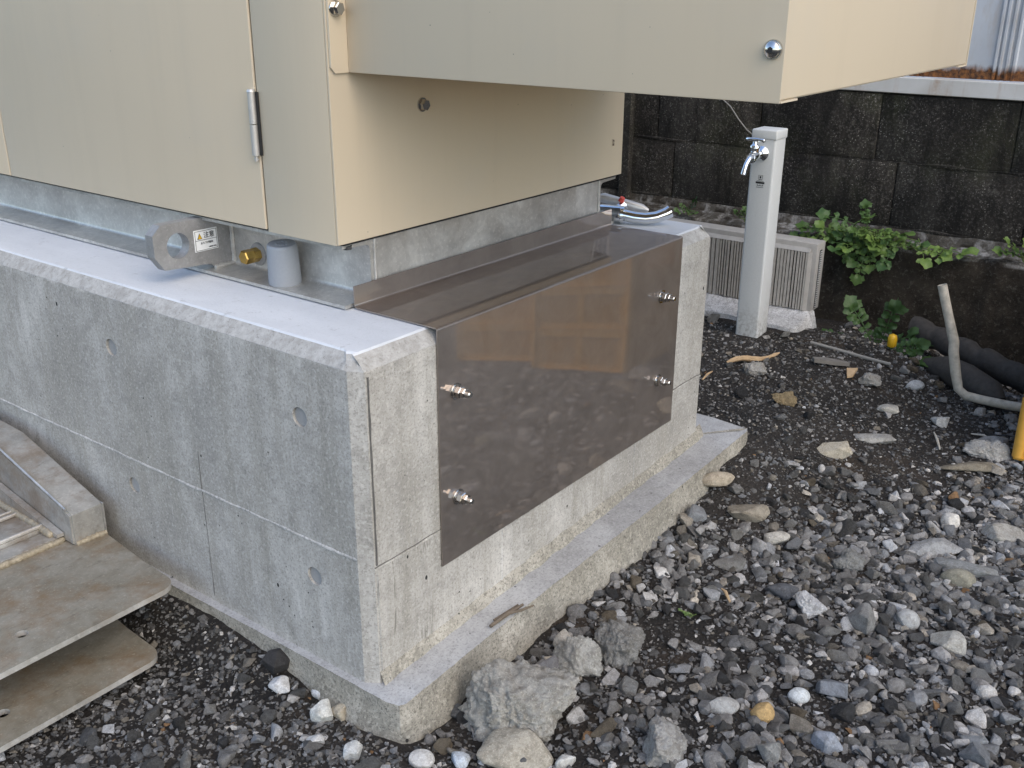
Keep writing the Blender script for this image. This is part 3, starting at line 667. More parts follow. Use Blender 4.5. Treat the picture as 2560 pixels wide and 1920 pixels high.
# ------------------------------------------------------------------ ribbed panel behind the post
def ribbed():
    t = thing("ribbed_panel", "pale framed panel with a dark vertical ribbed face behind tap post", "panel", (1.95, .3, .0))
    x = 1.955; y0, y1 = .172, .80; z0, z1 = .052, .226
    # rounded pale rim and body
    MB().box(x+.012, x+.075, y0-.022, y1, z0-.004, z1+.026, .004, 2).obj("rim", 'rim', t)
    b = MB(); yy = y0; random.seed(4)
    while yy < y1-.02:
        wd = random.choice((.0045, .006, .0075, .010)); gp = random.uniform(.0028, .0050)
        b.box(x+random.uniform(0, .0015), x+.0125, yy, yy+wd, z0+random.uniform(-.001, .002), z1); yy += wd+gp
    rb = b.obj("ribs", MAT['ribs'], t, 0); rb["kind"] = "stuff"
    MB().box(x+.006, x+.0118, y0, y1-.02, z0, z1-.001).obj("rib_backing", 'gap', t)
    MB().prism([(x+.0005, z1+.001), (x+.03, z1+.0275), (x+.03, z1+.001)], lambda a, b_, c: (a, y0-.004+c, b_), y1-y0).obj("sloped_lip", 'rim', t, 20)
    MB().prism([(x+.0005, y0-.0008), (x+.03, y0-.0235), (x+.03, y0-.0008)], lambda a, b_, c: (a, b_, z0+c), z1-z0).obj("side_lip", 'rim', t, 20)
    MB().box(x+.034, x+.048, y0-.0236, y0-.0215, z0+.004, z1+.004).obj("slotted_strip", 'gap', t)
    s = MB()
    for k in range(26): s.box(x+.0345, x+.0475, y0-.0244, y0-.0238, z0+.007+k*.0066, z0+.0095+k*.0066)
    s.obj("strip_teeth", 'post', t, 0)
    # mortar base
    P = []
    for i in range(70):
        y = .115+i*.010; n_ = .008*nz((y, 0, 0), 9)+.003*nz((y, 0, 0), 40); e = sm(.115, .15, y)
        P.append([(x+.03, y, .055*e-.05*(1-e)), (x+.002, y, .049*e+.004*nz((y, 2, 0), 25)-.05*(1-e)), (x-.03, y, .034*e+n_*.4-.05*(1-e)), (x-.085*e+n_*1.4, y, .022*e+n_*.4-.05*(1-e)), (x-.094*e+n_*1.5, y, -.008-.03*(1-e)), (x-.10*e+n_, y, -.07)])
    MB().grid(P).obj("mortar_base", 'mortar', t, 60)
MAT['rim'] = m_plain("dusty_rim", (0.37, 0.355, 0.33, 1), .7, 0, .1, 40, .35)
MAT['ribs'] = m_plain("ribbed_grey_face", (0.46, 0.43, 0.385, 1), .85, 0, .4, 60, .5)
ribbed()

# ------------------------------------------------------------------ tap post
def post():
    x0, y0 = 1.757, .218; s = .068
    t = thing("tap_post", "square pale grey garden tap post with chrome tap standing in gravel", "tap post", (x0+s/2, y0+s/2, -.05))
    vert = lambda a, b: abs(a.z-b.z) > .1
    body = MB().box(x0, x0+s, y0, y0+s, -.05, .574, .006, 3, vert).obj("post_body", 'post', t)
    MB().box(x0-.002, x0+s+.002, y0-.002, y0+s+.002, .560, .586, .004, 3).obj("post_cap", 'post', t)
    # printed marks
    m = MB(); F = lambda ya, yb, za, zb: m.box(x0-.0006, x0-.0001, ya, yb, za, zb)
    yc = .252
    F(yc-.0125, yc+.0125, .4435, .4485); F(yc-.005, yc+.005, .4535, .4550)
    for a in ((-.006, -.0054, .4555, .466), (.0054, .006, .4555, .466), (-.006, .006, .4655, .466)): F(yc+a[0], yc+a[1], a[2], a[3])
    F(yc-.002, yc+.002, .4575, .4635); F(yc-.009, yc-.0078, .4375, .4418); F(yc+.0068, yc+.008, .4375, .4418); F(yc-.009, yc+.008, .4375, .4385); F(yc-.0012, yc+.0005, .4395, .4412)
    F(yc-.010, yc+.010, .4502, .4510)
    for k in range(8): F(yc-.010+k*.0026, yc-.0085+k*.0026, .4330, .4345)
    m.obj("printed_mark", 'black', body)
    c = Vector((x0, .254, .524)); rt = Vector((-1, 0, 0))
    tap = MB().tube([c, c+rt*.003, c+rt*.010, c+rt*.013], [.0195, .0195, .0125, .0095], 28).obj("escutcheon", 'chrome', t, 40)
    b = MB().tube([c+rt*.012, c+rt*.03, c+rt*.040, c+rt*.056, c+rt*.066], [.0095, .0095, .0135, .0135, .010], 22)
    p = c+rt*.048; up = Vector((0, 0, 1))
    b.tube([p, p+up*.018, p+up*.019, p+up*.024, p+up*.028, p+up*.030, p+up*.037], [.0115, .0115, .013, .013, .0105, .008, .0055], 22)
    b.obj("tap_body", 'chrome', t, 40)
    hz = p+up*.040
    d = Vector((.12, 1, 0)).normalized(); n = []
    hb = MB().tube([hz-d*.028, hz-d*.026, hz-d*.012+up*.001, hz+up*.0005, hz+d*.012+up*.001, hz+d*.026, hz+d*.028], [.003, .0052, .0046, .0068, .0046, .0052, .003], 14)
    hb.cyl(hz-up*.004, hz+up*.004, .006, .005, 14); hb.obj("tap_handle", 'chrome', t, 50)
    q0 = p+rt*.012-up*.006; pts = [q0+rt*.000, q0+rt*.008+up*.002, q0+rt*.020-up*.001, q0+rt*.034-up*.012, q0+rt*.043-up*.026, q0+rt*.047-up*.036]
    sp = MB().tube(pts, [.0125, .0122, .0078, .0066, .0064, .0068], 18)
    sp.tube([q0+rt*.004, q0+rt*.007+up*.0005, q0+rt*.010+up*.001], [.0135, .0145, .013], 22); sp.obj("spout", 'chrome', t, 45)
post()

# ------------------------------------------------------------------ tap lying on the block
def lying_tap():
    t = thing("mixer_tap", "chrome tap lying on the far corner of the concrete block", "tap", (.88, .15, H)); z = H+.0185
    MB().tube([(.872, .222, z), (.872, .200, z), (.874, .196, z), (.876, .160, z), (.877, .156, z), (.878, .150, z)], [.013, .013, .0168, .0168, .0172, .0172], 24).obj("tap_body", 'chrome', t, 40)
    MB().tube([(.878, .152, z-.001), (.880, .146, z-.001)], [.0178, .0178], 24).obj("collar", 'chrome', t, 40)
    MB().tube([(.880, .148, z-.001), (.885, .125, z-.004), (.893, .107, z-.005), (.905, .090, z-.002), (.921, .078, z+.004), (.928, .073, z+.008)], [.0118, .0118, .0118, .0118, .0118, .0124], 20).obj("spout", 'chrome', t, 50)
    MB().tube([(.885, .178, z), (.912, .176, z+.006), (.920, .175, z+.008)], [.009, .009, .012], 18).obj("valve_stem", 'chrome', t, 40)
    MB().tube([(.905, .235, z+.018), (.912, .215, z+.020), (.921, .178, z+.013), (.935, .140, z+.004), (.941, .128, z+.0)], [.006, .010, .0095, .009, .004], 16).obj("lever_handle", 'hinge', t, 50)
    MB().cyl((.913, .176, z+.018), (.9125, .172, z+.0255), .0062, .005, 14).obj("hot_mark", 'red', t)
    MB().cyl((.862, .205, z+.012), (.858, .212, z-.004), .006, .006, 12).obj("inlet", 'chrome', t)
lying_tap()

# ------------------------------------------------------------------ loading ramps
def ramp(label, dx, dy, dz, rail_h):
    base = (-.26+dx, .385+dy, .04+dz); t = thing("loading_ramp", label, "ramp", base, "stacked loading ramps beside the foundation")
    X0, X1, Y0 = -.475+dx, -.047+dx, .383+dy; zt = .05+dz
    def arc(cx, cy, r, a0, a1, n=6): return [(cx+r*math.cos(a0+(a1-a0)*k/n), cy+r*math.sin(a0+(a1-a0)*k/n)) for k in range(n+1)]
    out = arc(X1-.020, Y0+.020, .020, -math.pi/2, -.12)
    out = [(X0+.02, Y0)]+[(X1-.050, Y0+.001)]+arc(X1-.030, Y0+.030, .029, -math.pi/2, 0)+[(X1+.004, Y0+.11), (X1+.018, Y0+.235), (X1+.018, Y0+.30), (X0-.01, Y0+.30), (X0-.01, Y0+.09)]
    hole = [(-.272+dx+.0095*math.cos(a), Y0+.066+.0095*math.sin(a)) for a in np.linspace(0, 2*math.pi, 25)[:-1]]
    hole2 = [(-.415+dx+.0095*math.cos(a), Y0+.066+.0095*math.sin(a)) for a in np.linspace(0, 2*math.pi, 25)[:-1]]
    tp = MB().prism(out, lambda a, b, c: (a, b, zt-.009+c), .009, [hole, hole2]).obj("tongue_plate", 'ramp', t, 25)
    tp.data.materials.append(MAT['edge'])
    for f in tp.data.polygons:
        if abs(f.normal.z) < .5 and f.center.y < .1: f.material_index = 1
    # side rails: extruded side outline
    def rail(xa, xb):
        y0 = Y0+.235
        pr = [(y0, zt+.0005), (y0-.002, zt+.058*rail_h), (y0+.006, zt+.062*rail_h), (y0+.235, zt+.128*rail_h), (y0+.30, zt+.131*rail_h), (y0+1.5, zt+.131*rail_h), (y0+1.5, zt-.03), (y0+.06, zt-.03), (y0+.06, zt+.0005)]
        b = MB().prism(pr, lambda a, c, w_: (xa+w_, a, c), xb-xa)
        bmesh.ops.bevel(b.bm, geom=[e for e in b.bm.edges if abs(e.verts[0].co.x-e.verts[1].co.x) < 1e-6 and len(e.link_faces) == 2 and e.calc_face_angle(0) > .5], offset=.003, segments=2, affect='EDGES')
        return b.obj("side_rail", 'ramp_rail', t, 30)
    rail(X1-.040, X1+.020); rail(X0-.012, X0+.048)
    # cross bars with shallow steps
    xa, xb = X0+.049, X1-.041
    for k, (ya, yb, za, zb) in enumerate(((.268, .305, .0, .010), (.308, .388, .004, .016), (.392, .480, .004, .016), (.578, .66, .004, .016), (.665, .75, .004, .016), (.86, .94, .004, .016), (1.14, 1.22, .004, .016), (1.42, 1.5, .004, .016))):
        zb2 = zb if rail_h > .5 else zb*.4
        MB().box(xa+.0002, xb-.0002, Y0+ya, Y0+yb, zt+za*.3-(.0 if k == 0 else .012)+(.0004 if k == 0 else 0), zt+zb2, .002, 2).obj("cross_bar", 'ramp_rail', t, 30)
    if rail_h > .5:
        for yy in (.308, .382, .396, .474, .580, .654, .667, .744, .862, .934):   # raised lips of the cross bars
            MB().box(xa+.001, xb-.001, Y0+yy, Y0+yy+.006, zt+.0162, zt+.0225, .0015, 1).obj("bar_lip", 'edge', t, 30)
        MB().prism([(Y0+.262, zt+.012), (Y0+.262, zt+.018), (Y0+.50, zt+.060), (Y0+1.6, zt+.062), (Y0+1.6, zt+.012)], lambda a, b, c: (xb-.0125+c, a, b), .012).obj("inner_flange", 'ramp_rail', t, 25)
    # weld beads
    def bead(p0, p1, r, n):
        pts = []; rr = []
        for i in range(n+1):
            f = i/n; p = Vector(p0).lerp(Vector(p1), f); pts.append(p+Vector((0, .0012*nz(p, 130), .0012*nz(p, 110, 4)))); rr.append(r*(.8+.35*abs(math.sin(i*1.25))+.25*nz(p, 150, 2)))
        MB().tube(pts, rr, 8).obj("weld_bead", 'weld', t, 60)
    bead((xb, Y0+.266, zt+.003), (xa, Y0+.266, zt+.003), .006, 90)
    bead((X1-.036, Y0+.236, zt+.002), (X1+.018, Y0+.233, zt+.002), .0055, 16)
    if rail_h > .5:
        bead((xb-.014, Y0+.275, zt+.014), (xb-.014, Y0+.47, zt+.020), .0065, 50); bead((xb-.014, Y0+.58, zt+.020), (xb-.014, Y0+.72, zt+.020), .0055, 30)
        MB().tube([(X1-.040, Y0+.245+i*.012, zt+.067+i*.00345+.0006*nz((i, 0, 0), .9)) for i in range(20)], [.0022+.0008*nz((i, 5, 0), .7) for i in range(20)], 6).obj("worn_edge_strip", 'galv', t)
    return t
ramp("upper weathered aluminium loading ramp with tall side rail beside foundation", 0, 0, 0, 1.0)
ramp("lower loading ramp tongue plate lying on gravel under the other ramp", -.062, -.035, -.085, .05)

# ------------------------------------------------------------------ crates
def crate(x0, y0, z0, label, sx=.50, sy=.34, sz=.145):
    t = thing("plastic_crate", label, "crate", (x0, y0, z0), "yellow plastic crates at the right")
    fl = .018
    def face(P, n_u):  # P(u,v,w): u along, v up, w outward
        Lx = n_u
        def obox(b, u0, u1, v0, v1, w0, w1):
            c = [P(u, v, w_) for u in (u0, u1) for v in (v0, v1) for w_ in (w0, w1)]; v_ = [b.bm.verts.new(q) for q in c]
            for q in ((0, 1, 3, 2), (4, 6, 7, 5), (0, 4, 5, 1), (2, 3, 7, 6), (0, 2, 6, 4), (1, 5, 7, 3)): b.bm.faces.new([v_[i] for i in q])
        b = MB()
        obox(b, 0, Lx, 0, .022, -.004, .003); obox(b, 0, Lx, sz-.026, sz, -.004, .006)
        for u in (0, Lx*.5-.012, Lx-.03): obox(b, u, u+(.03 if u != Lx*.5-.012 else .024), .0225, sz-.0265, -.004, .004)
        wall_ = b
        lat = MB()
        for s_ in (1, -1):
            k = -sz
            while k < Lx+sz:
                a = Vector((k, .022)); e = Vector((k+s_*(sz-.05), sz-.028)); 
                if s_ < 0: a = Vector((k+sz, .022)); e = Vector((k+sz-(sz-.05), sz-.028))
                lo, hi = .03, Lx-.03
                # clip to panel
                t0, t1 = 0.0, 1.0; du = e.x-a.x
                if du != 0:
                    ta, tb = (lo-a.x)/du, (hi-a.x)/du; t0, t1 = max(t0, min(ta, tb)), min(t1, max(ta, tb))
                if t1-t0 > .05:
                    p, q_ = a.lerp(e, t0), a.lerp(e, t1); nn = Vector((-(q_-p).y, (q_-p).x)).normalized()*.0028
                    w0_, w1_ = (-.003, .001) if s_ > 0 else (-.0025, .0015)
                    vv = [lat.bm.verts.new(P(c_.x, c_.y, w_)) for w_ in (w0_, w1_) for c_ in (p-nn, p+nn, q_+nn, q_-nn)]
                    for f in ((0, 1, 2, 3), (4, 7, 6, 5), (0, 4, 5, 1), (1, 5, 6, 2), (2, 6, 7, 3), (3, 7, 4, 0)): lat.bm.faces.new([vv[i] for i in f])
                k += .017
        wl_ = wall_.obj("crate_wall", 'crate', t, 0); lat.obj("lattice", 'crate', wl_, 0)
    face(lambda u, v, w_: (x0-w_, y0-u, z0+v), sy); face(lambda u, v, w_: (x0+sx+w_, y0-u, z0+v), sy)
    face(lambda u, v, w_: (x0+u, y0+w_, z0+v), sx); face(lambda u, v, w_: (x0+u, y0-sy-w_, z0+v), sx)
    MB().box(x0+.004, x0+sx-.004, y0-sy+.004, y0-.004, z0+.004, z0+.010).obj("crate_floor", 'crate', t)
    MB().box(x0-.008, x0+sx+.008, y0-sy-.008, y0+.008, z0-.001, z0+.004, .004, 2, lambda a, b: abs(a.z-b.z) > .001).obj("foot_flange", 'crate', t)
    for xx, yy in ((x0, y0), (x0+sx, y0), (x0, y0-sy), (x0+sx, y0-sy)): MB().cyl((xx, yy, z0+.0045), (xx, yy, z0+sz), .012, .013, 12).obj("corner_post", 'crate', t)
zc = -.052
for k, nm in enumerate(("bottom", "middle", "top")):
    crate(1.512, -.532, zc+k*.1475, f"{nm} yellow plastic lattice crate of the stack at the right edge")
for k, nm in enumerate(("lower", "upper")):
    crate(1.60, -.93, zc-.008+k*.1475, f"{nm} yellow lattice crate in the stack mirrored in the cover plate")

# ------------------------------------------------------------------ stones
def ico(sub):
    bm = bmesh.new(); bmesh.ops.create_icosphere(bm, subdivisions=sub, radius=1); V = np.array([v.co[:] for v in bm.verts]); F = np.array([[v.index for v in f.verts] for f in bm.faces]); bm.free(); return V, F
ICO = {k: ico(k) for k in (1, 2, 3, 4, 5, 6)}
def stone_shape(sub, planes, r=None, soft=0.0):
    """an angular stone: the sphere cut back by random planes"""
    r = r or rng; V, F = ICO[sub]
    N = r.normal(size=(planes, 3)); N /= np.linalg.norm(N, axis=1)[:, None]; d = r.uniform(.38, .80, planes)
    k = np.clip(V@N.T, 1e-3, None); rad = np.minimum(1.0, (d/k).min(1)); rad = rad*(1-soft)+soft*.85; rad = rad*(.82/rad.mean())
    return V*rad[:, None], F
def hull_stone(npts, r, bev=0.0, flat=1.0, cuts=0):
    """an angular crushed stone: convex hull of random points, edges slightly worn"""
    bm = bmesh.new(); p = r.normal(size=(npts, 3)); p /= np.abs(p).max(1)[:, None]**.55*np.linalg.norm(p, axis=1)[:, None]**.45
    p *= r.uniform(.72, 1.0, (npts, 1)); p[:, 2] *= flat
    vs_ = [bm.verts.new(q) for q in p]; res = bmesh.ops.convex_hull(bm, input=vs_, use_existing_faces=False)
    dead = [g_ for g_ in set(res['geom_interior'])|set(res['geom_unused']) if isinstance(g_, bmesh.types.BMVert)]
    bmesh.ops.delete(bm, geom=dead, context='VERTS')
    bmesh.ops.dissolve_limit(bm, angle_limit=R(14), verts=bm.verts, edges=bm.edges)
    if bev: bmesh.ops.bevel(bm, geom=list(bm.edges), offset=bev, segments=1, affect='EDGES', clamp_overlap=True)
    bmesh.ops.triangulate(bm, faces=bm.faces)
    if cuts: bmesh.ops.subdivide_edges(bm, edges=bm.edges, cuts=cuts, use_grid_fill=True); bmesh.ops.triangulate(bm, faces=bm.faces)
    bmesh.ops.recalc_face_normals(bm, faces=bm.faces); bm.verts.index_update()
    V = np.array([v.co[:] for v in bm.verts]); F = np.array([[v.index for v in f.verts] for f in bm.faces]); bm.free(); return V, F
def pick_col(n, r, med=.15, sig=.55):
    base = np.exp(r.normal(math.log(med), sig, n)).clip(.03, .45); u = r.random(n)
    tint = np.where(u[:, None] < .62, [1.02, .985, .94], np.where(u[:, None] < .90, [.98, .99, 1.0], [1.06, .95, .79]))
    c = base[:, None]*tint; rare = r.random(n)
    c[rare < .02] = [.52, .50, .47]; c[rare > .994] = [.22, .13, .065]
    return np.concatenate([c, np.ones((n, 1))], 1)
def blocked(x, y, m=0.0):
    return (x > -.022-m and x < 1.10+m and y > -.075-m) or (x > 1.74-m and x < 1.84+m and y > .20-m and y < .30+m) or (x > 1.84 and y > .12) or x > 2.21
def dens(x, y):
    """how stony the ground is: large stones right of the footing, fine grit at the left"""
    n = nz((x, y, 0), 2.6, 12)+.5*nz((x, y, 0), 6, 5); d = .55+.75*n
    if y < -.12 and x > .15: d += .25
    bare = math.exp(-((x-.52)/.22)**2-((y+.22)/.075)**2)*.75+math.exp(-((x-.45)/.10)**2-((y+.50)/.10)**2)*.5+math.exp(-((x-1.35)/.34)**2-((y+.13)/.20)**2)*.9+.55*sm(.95, 1.4, x)*sm(-.62, -.40, y)
    return min(1, max(.03, d-bare))
def gravel(name, n, size, sub, planes, variants, label, dfun, seed, area, flat=.62):
    r = np.random.default_rng(seed); shapes = [hull_stone(planes, r, sub) if k % 6 < 5 else stone_shape(1 if sub == 0 else 2, 6, r, .35) for k in range(variants)]
    VV, FF, CC = [], [], []; base_ = 0; placed = 0; tries = 0
    cols = pick_col(n, r, *((.13, .45) if sub == 0 else (.18, .50)))
    while placed < n and tries < n*8:
        tries += 1; x, y = r.uniform(area[0], area[1]), r.uniform(area[2], area[3])
        if blocked(x, y, .0) or r.random() > dfun(x, y): continue
        s = size[0]*math.exp(abs(r.normal(0, .55))); s = min(s, size[1])
        A0, F0 = shapes[r.integers(variants)]; nv = len(A0); A = A0*[s, s*r.uniform(.6, 1), s*r.uniform(.4, .85)]
        a, b = r.uniform(0, 6.283), r.normal(0, .35); ca, sa, cb, sb = math.cos(a), math.sin(a), math.cos(b), math.sin(b)
        Rm = np.array([[ca, -sa*cb, sa*sb], [sa, ca*cb, -ca*sb], [0, sb, cb]])
        A = A@Rm.T; zz = gz(x, y); A = A+[x, y, zz+s*r.uniform(-.05, .30)]
        VV.append(A); FF.append(F0+base_); base_ += nv; CC.append(np.repeat(cols[placed:placed+1], nv, 0)); placed += 1
    me = np_mesh(name, np.concatenate(VV), np.concatenate(FF), smooth=False); at = me.color_attributes.new("col", 'FLOAT_COLOR', 'POINT')
    at.data.foreach_set("color", np.concatenate(CC).astype(np.float32).ravel())
    o = bpy.data.objects.new(name, me); COL.objects.link(o); me.materials.append(MAT['gravel']); o["kind"] = "stuff"; tag(o, label, "gravel"); return o
AREA = (-.72, 2.2, -1.25, .95)
gravel("fine_gravel", 80000, (.0030, .0085), 0.0, 8, 60, "fine grey grit and small gravel covering the dark soil", lambda x, y: 1.0 if x < .0 else .30+.55*dens(x, y), 3, AREA)
gravel("coarse_gravel", 9500, (.0075, .022), 0.07, 11, 80, "loose coarse grey gravel scattered over the dark soil", lambda x, y: dens(x, y)*(.10 if x < 0.02 else 1), 5, AREA)

# distinct stones: x, y, half width, half height, colour, kind, label
STONES = [
    (0.136, -0.164, 0.0761, 0.0507, (0.360, 0.345, 0.310), 'lump', 'large pale pitted concrete lump in front of the footing corner'),
    (0.067, -0.204, 0.0531, 0.0338, (0.300, 0.275, 0.225), 'smooth', 'tan flat cobble leaning on the large pitted concrete lump'),
    (0.359, -0.194, 0.0417, 0.0365, (0.240, 0.235, 0.220), 'lump', 'grey gritty concrete chunk with a pale pebble set in it'),
    (0.282, -0.165, 0.0345, 0.0319, (0.360, 0.350, 0.320), 'lump', 'pale knobbly concrete chunk between the large lump and grey chunk'),
    (0.195, -0.361, 0.0317, 0.0307, (0.330, 0.320, 0.300), 'lump', 'pale speckled rough stone at the bottom edge of the picture'),
    (-0.041, 0.065, 0.0183, 0.0189, (0.500, 0.480, 0.430), 'block', "squarish off white stone beside the footing's left side"),
    (-0.020, 0.052, 0.0129, 0.0156, (0.360, 0.320, 0.250), 'block', 'tan stone tucked behind the squarish off white stone'),
    (-0.008, 0.100, 0.0181, 0.0132, (0.520, 0.510, 0.490), 'round', 'rounded white stone just above the squarish off white stone'),
    (-0.042, 0.158, 0.0182, 0.0140, (0.500, 0.490, 0.460), 'block', 'white angular stone in front of the black stone'),
    (-0.023, 0.188, 0.0206, 0.0196, (0.030, 0.029, 0.029), 'block', 'black smooth angular stone beside the footing'),
    (-0.084, 0.040, 0.0151, 0.0131, (0.460, 0.450, 0.430), 'block', 'white blocky stone in the gravel below the off white one'),
    (-0.071, -0.023, 0.0148, 0.0174, (0.500, 0.480, 0.440), 'block', 'white blocky stone near the bottom edge by the footing corner'),
    (-0.019, -0.105, 0.0173, 0.0141, (0.420, 0.410, 0.390), 'round', "pale rounded stone below the footing's near corner"),
    (0.014, -0.148, 0.0160, 0.0144, (0.400, 0.430, 0.480), 'block', 'bluish white angular stone left of the tan flat cobble'),
    (0.098, -0.268, 0.0166, 0.0128, (0.440, 0.430, 0.400), 'block', 'pale stone at the bottom right of the tan flat cobble'),
    (0.885, -0.098, 0.0331, 0.0189, (0.340, 0.290, 0.220), 'round', 'smooth tan oval pebble lying on top of the gravel by the footing'),
    (0.864, -0.173, 0.0405, 0.0304, (0.220, 0.195, 0.155), 'block', 'dark topped tan angular stone beside the smooth oval pebble'),
    (0.833, -0.250, 0.0249, 0.0187, (0.360, 0.340, 0.300), 'block', 'pale five sided stone in the gravel below the dark topped stone'),
    (0.664, -0.386, 0.0248, 0.0240, (0.520, 0.500, 0.460), 'lump', 'white crumbly stone in the middle of the gravel'),
    (0.353, -0.440, 0.0170, 0.0177, (0.380, 0.260, 0.120), 'round', 'rounded white and rust brown stone in the gravel'),
    (0.429, -0.465, 0.0161, 0.0133, (0.440, 0.480, 0.520), 'round', 'bluish white smooth stone near the rust brown stone'),
    (0.330, -0.388, 0.0226, 0.0144, (0.320, 0.315, 0.300), 'round', 'pale grey oval stone left of the rust brown stone'),
    (1.134, -0.595, 0.0506, 0.0334, (0.270, 0.260, 0.235), 'slab', 'large pale triangular slab at the right edge'),
    (0.964, -0.569, 0.0597, 0.0248, (0.200, 0.205, 0.200), 'slab', 'long grey slab below the large triangular slab'),
    (1.007, -0.506, 0.0584, 0.0256, (0.240, 0.240, 0.235), 'slab', 'rough grey slab left of the large triangular slab'),
    (0.910, -0.566, 0.0301, 0.0209, (0.200, 0.190, 0.150), 'round', 'speckled olive stone below the long grey slab'),
    (1.121, -0.498, 0.0194, 0.0213, (0.460, 0.440, 0.400), 'round', 'white rounded stone above the rough grey slab'),
    (1.417, -0.461, 0.0802, 0.0217, (0.170, 0.150, 0.115), 'slab', 'dark topped split slab near the yellow crate'),
    (1.224, -0.209, 0.0371, 0.0237, (0.360, 0.325, 0.260), 'block', 'tan angular stone on the bare muddy patch'),
    (1.356, -0.037, 0.0290, 0.0190, (0.220, 0.170, 0.100), 'lump', 'brown crumbly clod on the bare muddy patch'),
    (1.383, -0.251, 0.0494, 0.0193, (0.250, 0.245, 0.230), 'slab', 'flat grey stone right of the tan angular stone'),
    (1.585, -0.215, 0.0322, 0.0196, (0.360, 0.345, 0.310), 'block', 'pale angular stone above the flat grey stone'),
    (1.609, -0.336, 0.0226, 0.0181, (0.380, 0.370, 0.350), 'block', "pale stone left of the pipe's bend"),
    (1.565, -0.463, 0.0380, 0.0217, (0.200, 0.200, 0.195), 'round', 'grey oval boulder below the bent pale pipe'),
    (1.503, -0.470, 0.0467, 0.0244, (0.360, 0.350, 0.330), 'lump', 'white rough lump behind the dark topped split slab'),
    (1.511, 0.111, 0.0277, 0.0204, (0.300, 0.290, 0.270), 'lump', 'pale crumbly stone below the wooden stick'),
    (1.780, -0.220, 0.0255, 0.0158, (0.300, 0.310, 0.320), 'round', 'pale oval pebble at the foot of the dark pipe'),
    (1.669, -0.135, 0.0275, 0.0215, (0.320, 0.310, 0.290), 'lump', 'pale jagged stone near the slate slab'),
    (0.462, -0.718, 0.0252, 0.0200, (0.120, 0.125, 0.130), 'block', 'dark grey angular stone in the bottom right corner'),
    (0.497, -0.701, 0.0172, 0.0152, (0.190, 0.200, 0.205), 'block', 'grey angular stone above the dark one at bottom right'),
    (0.476, -0.499, 0.0233, 0.0184, (0.130, 0.140, 0.155), 'block', 'bluish dark stone in the gravel'),
    (0.356, -0.538, 0.0217, 0.0197, (0.200, 0.215, 0.240), 'block', 'bluish grey angular stone near the bottom edge'),
    (0.688, -0.327, 0.0288, 0.0197, (0.085, 0.088, 0.095), 'block', 'dark bluish stone left of the white crumbly stone'),
    (0.707, -0.215, 0.0309, 0.0197, (0.140, 0.135, 0.125), 'block', 'wide dark grey stone in the gravel right of the footing'),
    (0.716, -0.601, 0.0244, 0.0289, (0.310, 0.300, 0.270), 'slab', 'pale streaked splinter of stone at the right'),
    (0.738, -0.531, 0.0197, 0.0197, (0.300, 0.300, 0.290), 'round', 'pale round stone in the right hand gravel'),
    (0.842, -0.388, 0.0266, 0.0206, (0.210, 0.210, 0.200), 'lump', 'mottled grey stone right of the five sided stone'),
    (0.683, -0.470, 0.0251, 0.0282, (0.160, 0.160, 0.155), 'block', 'dark grey upright stone right of the white crumbly stone'),
    (0.794, -0.235, 0.0203, 0.0194, (0.220, 0.215, 0.210), 'block', 'mid grey stone below the dark topped tan stone'),
    (0.790, -0.099, 0.0238, 0.0229, (0.160, 0.165, 0.170), 'block', 'grey stone against the footing edge'),
    (0.307, -0.117, 0.0149, 0.0172, (0.330, 0.310, 0.270), 'block', 'small tan stone stuck to the footing edge'),
    (0.253, -0.127, 0.0225, 0.0182, (0.130, 0.130, 0.135), 'block', 'dark grey stone behind the large pitted lump'),
]
VIEW_ROT = Matrix.Rotation(YAW-math.pi/2, 3, 'Z')
def rock_mesh(name, hw, hh, kind, seed):
    r = np.random.default_rng(seed); big = hw > .03
    sub = 5; hw *= 1.12; hh *= 1.15
    planes = {'lump': 9, 'block': 9, 'round': 3, 'smooth': 7, 'slab': 10}[kind]
    V, F = stone_shape(sub, planes, r, {'lump': .42, 'block': .08, 'round': .55, 'smooth': .3, 'slab': .05}[kind])
    sc = {'slab': (1.08, 1.15, .55), 'smooth': (1.1, .95, .75), 'lump': (1.14, 1.1, 1.05)}.get(kind, (1.08, .98, .9))
    if kind != 'round': V, F = hull_stone({'block': 15, 'slab': 18, 'smooth': 22, 'lump': 17}[kind], r, {'lump': .12, 'smooth': .2}.get(kind, .10), 1.0, (14 if big else 8) if kind == 'lump' else 5)
    V = V*[hw*sc[0], hh*sc[1]*1.05, hh*sc[2]]
    amp = {'lump': .26, 'block': .05, 'round': .04, 'smooth': .05, 'slab': .07}[kind]; m = (hw+hh)/2
    out = np.empty_like(V); off = Vector(r.uniform(-20, 20, 3))
    for i, v in enumerate(V):
        p = Vector(v); nn = p.normalized(); q = p/m
        d = mnoise.noise(q*1.3+off)*.9+mnoise.noise(q*3.1+off)*.55+mnoise.noise(q*7+off)*(.38 if kind == 'lump' else .25)
        if kind == 'lump': d += .30*mnoise.noise(q*14+off)+.18*mnoise.noise(q*28+off)
        out[i] = p+nn*(d*amp*m*.8)
    me = np_mesh(name, out, F)
    if kind in ('block', 'slab'): me.set_sharp_from_angle(angle=R(16))
    return me
placed = []
